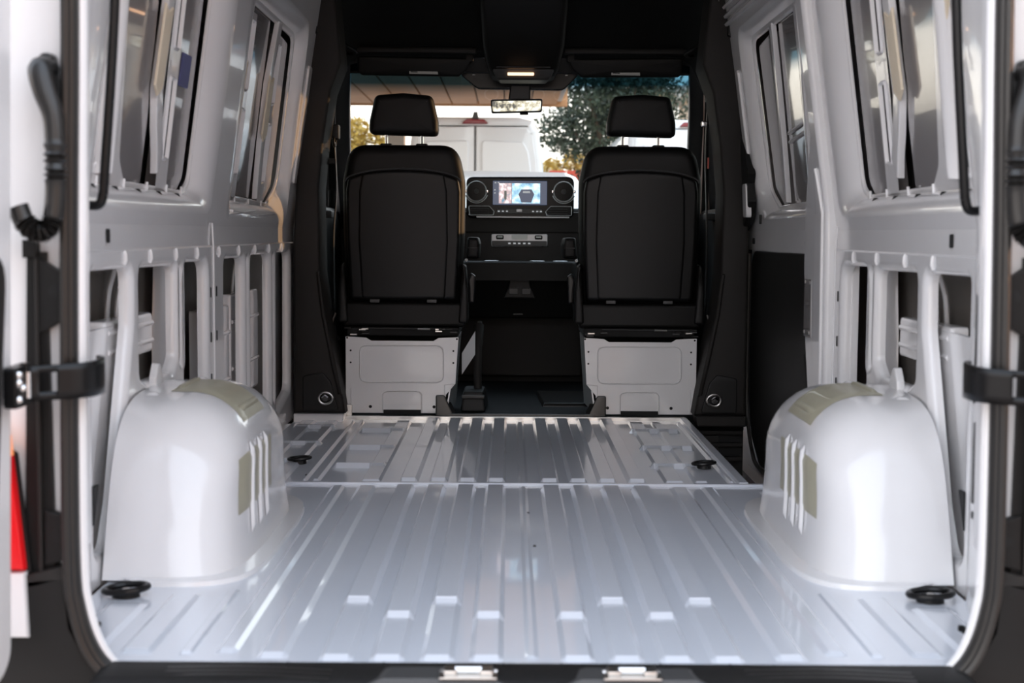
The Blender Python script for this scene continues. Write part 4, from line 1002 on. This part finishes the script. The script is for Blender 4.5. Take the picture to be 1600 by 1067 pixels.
# ------------------------------------------------------------------ windscreen, pillars, cab doors, headliner
bm = bmesh.new(); lp = []
for (y, z, hw) in ((5.06, .84, .90), (4.82, 1.08, .875), (4.58, 1.31, .845), (4.36, 1.53, .815)):
    lp.append([bm.verts.new((hw*k/6, y+.05*(1-(k/6)**2), z)) for k in range(-6, 7)])
rings(bm, lp, close_u=False)
ws = obj('window_1', bm, 'windscreen', smooth=80); tag(ws, 'windscreen with a blue shaded band along its top', 'windscreen', kind='structure')
obj('frit_band', slab(bmesh.new(), [(-.83, 1.484), (.83, 1.484), (.81, 1.56), (-.81, 1.56)], XZ(4.40), 0, .02, .004), 'black', ws)
sensor = obj('sensor_shroud', slab(bmesh.new(), rounded([(-.295, 1.49), (-.20, 1.412), (.205, 1.408), (.285, 1.49)], [.01, .05, .05, .01], 4), XZ(4.38), 0, .03, .006), 'gloss', ws)
for s in (-1, 1):
    ap = tag(empty('trim_%d' % (6 if s < 0 else 7)), 'black windscreen pillar '+('on the driver side' if s < 0 else 'on the passenger side'), 'pillar trim', kind='structure')
    bm = bmesh.new(); lp = []
    for (x, y, z) in ((.885, 5.08, .80), (.876, 4.82, 1.08), (.852, 4.58, 1.31), (.822, 4.36, 1.53), (.80, 4.25, 1.62)):
        lp.append([bm.verts.new((s*(x+dx), y+dy, z+dz)) for dx, dy, dz in ((-.025, -.04, -.02), (-.025, .05, .02), (.06, .05, .02), (.085, -.05, -.03), (.03, -.09, -.05))])
    rings(bm, lp); bm.faces.new(lp[0]); bm.faces.new(list(reversed(lp[-1]))); obj('a_pillar', bm, 'black', ap, smooth=50)
    d = tag(empty('door_%d' % (4 if s < 0 else 5)), 'black lined cab door with side window '+('on the driver side' if s < 0 else 'on the passenger side'), 'cab door', kind='structure')
    obj('door_lining', hexa(bmesh.new(), [(s*.90, 3.38, -.05), (s*.97, 3.38, -.05), (s*.97, 5.20, -.05), (s*.90, 5.20, -.05), (s*.925, 3.38, .84), (s*.97, 3.38, .84), (s*.97, 5.20, .84), (s*.925, 5.20, .84)], .01), 'black', d)
    bm = bmesh.new(); vs = [bm.verts.new(p) for p in ((s*.945, 3.40, .84), (s*.945, 4.85, .84), (s*.90, 4.45, 1.28), (s*.868, 4.2, 1.48), (s*.868, 3.40, 1.48))]; bm.faces.new(vs)
    obj('side_glass', bm, 'sideglass', d)
    obj('window_frame', tube(bmesh.new(), [(s*.945, 3.40, .84), (s*.945, 4.85, .84), (s*.90, 4.45, 1.28), (s*.868, 4.2, 1.48), (s*.868, 3.40, 1.48), (s*.945, 3.40, .84)], .018, 8), 'black', d)
    obj('sill_cap', nbox(min(s*.88, s*.93), max(s*.88, s*.93), 4.3, 4.42, .80, .835, .006), 'grey', d)
hl = tag(empty('headliner'), 'black roof lining over the cab', 'roof lining', kind='structure')
bm = bmesh.new(); lp = []
for (y, zt, ze, hw) in ((3.22, 1.93, 1.63, .80), (3.6, 1.90, 1.60, .82), (3.95, 1.80, 1.56, .82), (4.15, 1.68, 1.53, .80), (4.28, 1.575, 1.52, .79), (4.345, 1.545, 1.515, .80)):
    lp.append([bm.verts.new((x, y, z)) for x, z in ((-hw-.07, ze-.14), (-hw, ze), (-hw*.92, ze*.4+zt*.6), (-hw*.75, zt), (0, zt+.01), (hw*.75, zt), (hw*.92, ze*.4+zt*.6), (hw, ze), (hw+.07, ze-.14))])
rings(bm, lp, close_u=False); o = obj('lining', bm, 'headliner', hl, smooth=60)
md = o.modifiers.new('thick', 'SOLIDIFY'); md.thickness = .03; md.offset = 1
obj('rear_bow_cover', nbox(-.75, .75, 3.15, 3.24, 1.70, 1.95, .02), 'headliner', hl)
for s in (-1, 1):
    obj('front_ledge', nbox(min(s*.20, s*.78), max(s*.20, s*.78), 4.20, 4.24, 1.555, 1.585, .008), 'black', hl)
    obj('roof_grab_handle', tube(bmesh.new(), spline([(s*.80, 3.9, 1.57), (s*.765, 3.93, 1.55), (s*.74, 4.03, 1.54), (s*.765, 4.14, 1.54), (s*.80, 4.17, 1.55)], 5), .012, 8, sq=.7), 'black', hl)

# overhead console with dome light
oc = empty('overhead_console', 'black overhead console with a glowing dome light', 'console')
bm = bmesh.new(); lp = []
for (z, hw, y0, y1, c) in ((1.90, .20, 3.72, 4.30, .012), (1.72, .192, 3.80, 4.29, .012), (1.56, .18, 3.92, 4.28, .012), (1.475, .160, 4.00, 4.27, .012), (1.440, .140, 4.04, 4.26, .013), (1.428, .11, 4.06, 4.24, .013)):
    q = rounded([(c-hw, y0), (c+hw, y0), (c+hw, y1), (c-hw, y1)], .03, 4); lp.append([bm.verts.new((a, b, z)) for a, b in q])
rings(bm, lp); bm.faces.new(lp[-1]); obj('console_body', bm, 'black', oc, smooth=50)
obj('lamp_bezel', hexa(bmesh.new(), [(-.105, 4.035, 1.418), (.13, 4.035, 1.418), (.12, 4.2, 1.418), (-.095, 4.2, 1.418), (-.13, 4.01, 1.468), (.155, 4.01, 1.468), (.14, 4.2, 1.468), (-.115, 4.2, 1.468)], .01, 3), 'grey', oc)
obj('dome_lens', nbox(-.058, .060, 4.010, 4.030, 1.437, 1.449, .003), 'warm', oc)
obj('dome_hood', nbox(-.11, .135, 4.0, 4.04, 1.466, 1.482, .006), 'black', oc)
rebase(oc, (.012, 4.1, 1.42))

# sun visors
for s in (-1, 1):
    v = empty('sun_visor', 'black sun visor with a white label above the windscreen, '+('driver side' if s < 0 else 'passenger side'), 'sun visor', 'sun visors')
    pl = [(s*.215, 1.540), (s*.755, 1.548), (s*.755, 1.478), (s*.735, 1.462), (s*.285, 1.458), (s*.245, 1.49)]
    obj('visor_board', pillow(bmesh.new(), rounded(pl, .012, 3), lambda a, b, o: Vector((a, 4.27+o-(b-1.5)*.25, b)), 0, .022, .009, 3), 'black', v, smooth=60)
    x = s*.448 if s < 0 else .490
    obj('warning_label', slab(bmesh.new(), [(x-.067, 1.469), (x+.067, 1.467), (x+.065, 1.482), (x-.067, 1.485)], lambda a, b, o: Vector((a, 4.2675+o-(b-1.5)*.25, b)), 0, .002, .0005, 1), 'white', v)
    obj('label_print', slab(bmesh.new(), [(x-.060, 1.476), (x-.028, 1.475), (x-.028, 1.479), (x-.060, 1.480)], lambda a, b, o: Vector((a, 4.2665+o-(b-1.5)*.25, b)), 0, .001, .0002, 1), 'grey', v)
    obj('pivot', tube(bmesh.new(), [(s*.755, 4.28, 1.54), (s*.78, 4.29, 1.56)], .010, 8), 'black', v)
    obj('pivot_clip', nbox(s*.235-.018, s*.235+.018, 4.262, 4.29, 1.525, 1.56, .005), 'black', v)
    obj('visor_catch', nbox(s*.215-.006, s*.215+.006, 4.26, 4.266, 1.463, 1.467), 'white', v)
    rebase(v, (s*.5, 4.28, 1.55))

# rear-view mirror
mi = empty('rear_view_mirror', 'black framed rear-view mirror hanging below the overhead console', 'mirror')
mo = obj('mirror_housing', slab(bmesh.new(), rounded([(-.134, 1.296), (.104, 1.303), (.107, 1.365), (-.138, 1.360)], .010, 4), XZ(4.345), 0, .03, .005, 3), 'gloss', mi)
obj('mirror_glass', slab(bmesh.new(), rounded([(-.127, 1.303), (.097, 1.309), (.100, 1.356), (-.131, 1.352)], .008, 3), XZ(4.3435), 0, .004, .001, 1), 'mirrorview', mi)
obj('mirror_stem', hexa(bmesh.new(), [(-.055, 4.36, 1.355), (.05, 4.36, 1.355), (.05, 4.40, 1.355), (-.055, 4.40, 1.355), (-.045, 4.35, 1.43), (.05, 4.35, 1.43), (.05, 4.40, 1.43), (-.045, 4.40, 1.43)], .008), 'gloss', mi)
obj('mirror_switch', nbox(.0, .04, 4.35, 4.37, 1.290, 1.30, .003), 'black', mi)
rebase(mi, (-.015, 4.36, 1.30))

# ================================================================== OUTSIDE
GZ = -.62
bm = bmesh.new(); q = [bm.verts.new(p) for p in ((-90, -90, GZ), (90, -90, GZ), (90, 90, GZ), (-90, 90, GZ))]; bm.faces.new(q)
tag(obj('ground', bm, 'asphalt'), 'warm grey asphalt yard around the van', 'ground', kind='structure')
# outer skins of our own van: underbody and outer body sides that keep daylight out
shell = tag(empty('van_outer_body'), 'white outer body panels of the van', 'van body', kind='structure')
obj('underbody', nbox(-.97, .97, .02, 5.2, -.30, -.275, .01), 'black', shell)
obj('roof_skin', nbox(-.90, .90, .0, 4.3, 1.97, 1.99, .005), 'paint', shell)
for s in (-1, 1):
    bm = bmesh.new(); lp = []
    for y in (.03, 3.55): lp.append([bm.verts.new((s*x, y, z)) for x, z in ((1.03, -.30), (1.045, .4), (1.04, .75), (.90, 1.70), (.88, 1.98))])
    rings(bm, lp, close_u=False); obj('body_side', bm, 'paint', shell)
    obj('lower_front_side', nbox(min(s*.975, s*.99), max(s*.975, s*.99), 3.2, 5.25, -.30, .80, .004), 'paint', shell)

def parked_van(X, Y, label, dark=False):
    v = empty('parked_van', label, 'van', 'parked white vans', loc=(X, Y, GZ))
    prof = [(.90, .35), (.985, .60), (.99, 1.25), (.965, 1.75), (.915, 2.35), (.86, 2.72), (.78, 2.87), (.60, 2.915)]
    pl = prof+[(-a, b) for a, b in reversed(prof)]
    bm = bmesh.new(); slab(bm, rounded(pl, .05, 3), XZ(0), 0, 5.6, .10, 5); obj('body', bm, 'carwhite', v, smooth=50)
    for s in (-1, 1):
        d = [(s*.012, .52), (s*.90, .56), (s*.90, 1.25), (s*.87, 1.75), (s*.82, 2.35), (s*.775, 2.66), (s*.70, 2.76), (s*.012, 2.79)]
        dr = obj('rear_door', slab(bmesh.new(), rounded(d, [.01, .05, .05, .05, .05, .06, .06, .01], 3), XZ(-.012), 0, .03, .012, 3), 'carwhite', v, smooth=50)
        obj('upper_pressing', slab(bmesh.new(), rounded([(s*.09, 2.02), (s*.78, 2.02), (s*.72, 2.45), (s*.65, 2.58), (s*.09, 2.60)], .06, 4), XZ(-.045), 0, .035, .018, 3), 'carwhite', dr)
        obj('lower_pressing', slab(bmesh.new(), rounded([(s*.09, 1.25), (s*.82, 1.25), (s*.79, 1.95), (s*.09, 1.95)], .06, 4), XZ(-.045), 0, .035, .018, 3), 'carwhite', dr)
        obj('tail_light', slab(bmesh.new(), rounded([(s*.905, .75), (s*.975, .75), (s*.965, 1.35), (s*.91, 1.35)], .02, 3), XZ(-.012), 0, .05, .01), 'red', v)
        for y in (1.0, 4.4): obj('wheel', lathe(bmesh.new(), [(.0001, .1), (.22, .1), (.33, .08), (.345, .0), (.33, -.1)], at(s*.86, y, .345) @ Matrix.Rotation(s*PI/2, 4, 'Y'), 24), 'tyre', v)
    obj('rear_bumper', nbox(-.97, .97, -.14, .1, .32, .50, .03, 3), 'black', v)
    obj('brake_light', slab(bmesh.new(), rounded([(-.185, 2.815), (.185, 2.815), (.12, 2.88), (-.12, 2.88)], .012, 3), XZ(-.05), 0, .10, .01), 'darkred', v)
    obj('roof_antenna', slab(bmesh.new(), rounded([(-.05, 2.88), (.05, 2.88), (.03, 2.98), (-.02, 2.98)], .012, 3), XZ(-.02), 0, .10, .01), 'grey', v)
    obj('door_seam', nbox(-.008, .008, -.016, .0, .55, 2.78), 'grey', v)
    obj('plate', nbox(-.26, .26, -.035, -.02, .80, .92, .004), 'white', v)
    return v
parked_van(-.52, 17, 'parked white van with a red brake light above its rear doors, ahead of the dashboard')
parked_van(2.45, 17.3, 'second parked white van, beyond the seat beside the step well')

car = empty('parked_car', 'white parked car just ahead of the windscreen beyond the centre panel', 'car', loc=(-.28, 8.4, GZ))
bm = bmesh.new()
prof = [(.0, .30), (-.02, .75), (.02, .98), (.22, 1.10), (.55, 1.68), (.95, 1.86), (2.2, 1.84), (2.9, 1.46), (3.3, 1.08), (4.1, .98), (4.3, .70), (4.3, .30)]
lp = []
for x in (-.92, -.88, -.78, 0, .78, .88, .92):
    k = {.92: .0, .88: .5, .78: .9, 0: 1.}[abs(x)]
    lp.append([bm.verts.new((x*(1-.10*max(0, z-1.0)/.7), y, z-(1-k)*.09*(1 if z > .9 else 0))) for y, z in prof])
rings(bm, lp); bm.faces.new(lp[0]); bm.faces.new(list(reversed(lp[-1]))); obj('car_body', bm, 'carwhite', car, smooth=40)
obj('rear_window', hexa(bmesh.new(), [(-.62, .24, 1.13), (.62, .24, 1.13), (.60, .27, 1.13), (-.60, .27, 1.13), (-.52, .50, 1.54), (.52, .50, 1.54), (.52, .54, 1.54), (-.52, .54, 1.54)], .004), 'carglass', car)
for s in (-1, 1):
    obj('side_window', hexa(bmesh.new(), [(s*.905, .7, 1.12), (s*.915, .7, 1.12), (s*.915, 2.9, 1.12), (s*.905, 2.9, 1.12), (s*.85, .85, 1.58), (s*.86, .85, 1.58), (s*.86, 2.4, 1.58), (s*.85, 2.4, 1.58)], .002), 'carglass', car)
    for y in (.8, 3.4): obj('wheel', lathe(bmesh.new(), [(.0001, .1), (.2, .1), (.30, .08), (.32, .0), (.30, -.1)], at(s*.82, y, .32) @ Matrix.Rotation(s*PI/2, 4, 'Y'), 24), 'tyre', car)
    obj('tail_light', nbox(s*.72-.14, s*.72+.14, -.03, .06, .80, .95, .01), 'red', car)

# canopy with brown boarded soffit
can = empty('canopy', 'brown boarded canopy roof on pale columns beyond the windscreen', 'canopy', loc=(-5.2, 18, GZ))
z = 3.70
for k in range(24):
    x0 = -5.5+k*.48
    obj('soffit_board', nbox(x0, x0+.455, -9.5, 5.9, z, z+.05, .01), 'wood', can)
obj('canopy_deck', nbox(-5.6, 6.1, -9.6, 6.0, z+.06, z+.30, .02), 'concrete', can)
obj('fascia_board', nbox(-5.7, 6.2, 6.0, 6.1, z-.03, z+.5, .02), 'wood', can)
for (x, y) in ((3.1, 5.3), (-3.2, -4), (-3.2, 5.3)): obj('column', nbox(x-.17, x+.17, y-.17, y+.17, 0, z, .02), 'concrete', can)
bld = empty('low_building', 'beige rendered building beyond the second parked van', 'building', loc=(8.2, 34, GZ))
obj('building_wall', nbox(-3.4, 7, 0, 5, 0, 5.0, .03), 'beige', bld)
obj('corner_pilaster', nbox(-3.6, -2.7, -.15, .3, 0, 5.2, .03), 'concrete', bld)
obj('roof_edge', nbox(-3.7, 7.2, -.3, 5.2, 5.0, 5.3, .03), 'concrete', bld)
for x in (-1.4, .8, 3.0):
    f = obj('window_frame', nbox(x-.5, x+.5, -.03, .05, 1.2, 3.2, .02), 'concrete', bld); obj('pane', nbox(x-.42, x+.42, -.045, -.02, 1.28, 3.12), 'carglass', f)
fence = empty('red_hoarding', 'low red hoarding under the tree', 'hoarding', loc=(1.9, 32, GZ))
for k in range(5): obj('panel', nbox(-1.0+k*.42, -.60+k*.42, -.03, .03, .1, 2.85, .01), 'redpaint', fence)

def leaf_cloud(name, m, parent, blobs, n, size, seed):
    rnd = random.Random(seed); V, F = [], []
    tot = sum(r**2 for *_, r in blobs)
    for (cx, cy, cz, r) in blobs:
        for _ in range(int(n*r*r/tot)):
            d = Vector((rnd.gauss(0, 1), rnd.gauss(0, 1), rnd.gauss(0, 1))).normalized()*r*rnd.uniform(.35, 1)**.6
            c = Vector((cx, cy, cz))+d
            a = Vector((rnd.gauss(0, 1), rnd.gauss(0, 1), rnd.gauss(0, 1))).normalized(); b = a.cross(Vector((rnd.gauss(0, 1), rnd.gauss(0, 1), rnd.gauss(0, 1)))).normalized()
            k = size*rnd.uniform(.6, 1.3); i = len(V)
            V += [c-a*k, c+b*k*.5, c+a*k, c-b*k*.5]; F.append((i, i+1, i+2, i+3))
    me = bpy.data.meshes.new(name); me.from_pydata([tuple(v) for v in V], [], F); me.materials.append(M[m])
    o = bpy.data.objects.new(name, me); COL.objects.link(o); o.parent = parent; o['kind'] = 'stuff'
    return o
def tree(label, loc, trunk, blobs, n, size, m, seed, name='tree'):
    t = empty(name, label, 'tree' if name == 'tree' else 'shrub', loc=loc)
    if trunk:
        h = trunk; obj('trunk', tube(bmesh.new(), spline([(0, 0, 0), (.05, 0, h*.4), (-.03, 0, h*.75), (.05, 0, h)], 5), [.16-.005*i for i in range(16)], 10), 'bark', t)
        rnd = random.Random(seed)
        for (cx, cy, cz, r) in blobs[:6]: obj('branch', tube(bmesh.new(), [(0, 0, h*.62), (cx*.5, cy*.5, (h*.7+cz)/2), (cx, cy, cz)], [.07, .05, .02], 6), 'bark', t)
    leaf_cloud('foliage', m, t, blobs, n, size, seed); return t
rb = random.Random(3)
blobs = [(-.15+rb.uniform(-1.3, 1.3), rb.uniform(-1, 1), 3.6+rb.uniform(-1.0, 1.1), rb.uniform(.45, .8)) for _ in range(18)]
blobs += [(rb.uniform(-1.1, 1.3), rb.uniform(-.8, .8), 2.3+rb.uniform(-.5, .5), rb.uniform(.25, .45)) for _ in range(9)]
tree('leafy dark green tree between the two parked vans', (2.1, 26.5, GZ), 3.0, blobs, 20000, .055, 'leaf', 11)
tree('golden lit shrub low behind the red hoarding', (1.5, 34, GZ), 2.6, [(-.5, 0, 2.9, .35), (.1, 0, 3.15, .36), (.8, 0, 3.0, .42), (-.9, 0, 2.6, .4)], 2600, .06, 'leaf2', 12, 'shrub')
tree('golden lit shrub beyond the windscreen beside the canopy column', (-3.6, 33, GZ), 2.6, [(-.5, 0, 3.2, .6), (.3, 0, 2.9, .6), (-.3, 0, 3.7, .5), (.5, 0, 3.6, .4)], 3600, .07, 'leaf2', 13, 'shrub')

# tan building added out of view behind the van for warm bounce and reflections
tb = empty('bounce_building', 'unseen tan building added behind the van for warm bounce light', 'building', kind='structure', loc=(8.5, -13, GZ))
obj('building_wall', nbox(-7, 9, -5, 0, 0, 5.2, .03), 'tanwall', tb)
obj('parapet', nbox(-7.2, 9.2, -5.2, .2, 5.2, 5.5, .03), 'concrete', tb)
for k in range(5):
    x = -5.4+k*3.1
    f = obj('window_frame', nbox(x-.7, x+.7, -.05, .06, 1.1, 3.3, .02), 'concrete', tb); obj('pane', nbox(x-.6, x+.6, .05, .075, 1.2, 3.2), 'carglass', f)
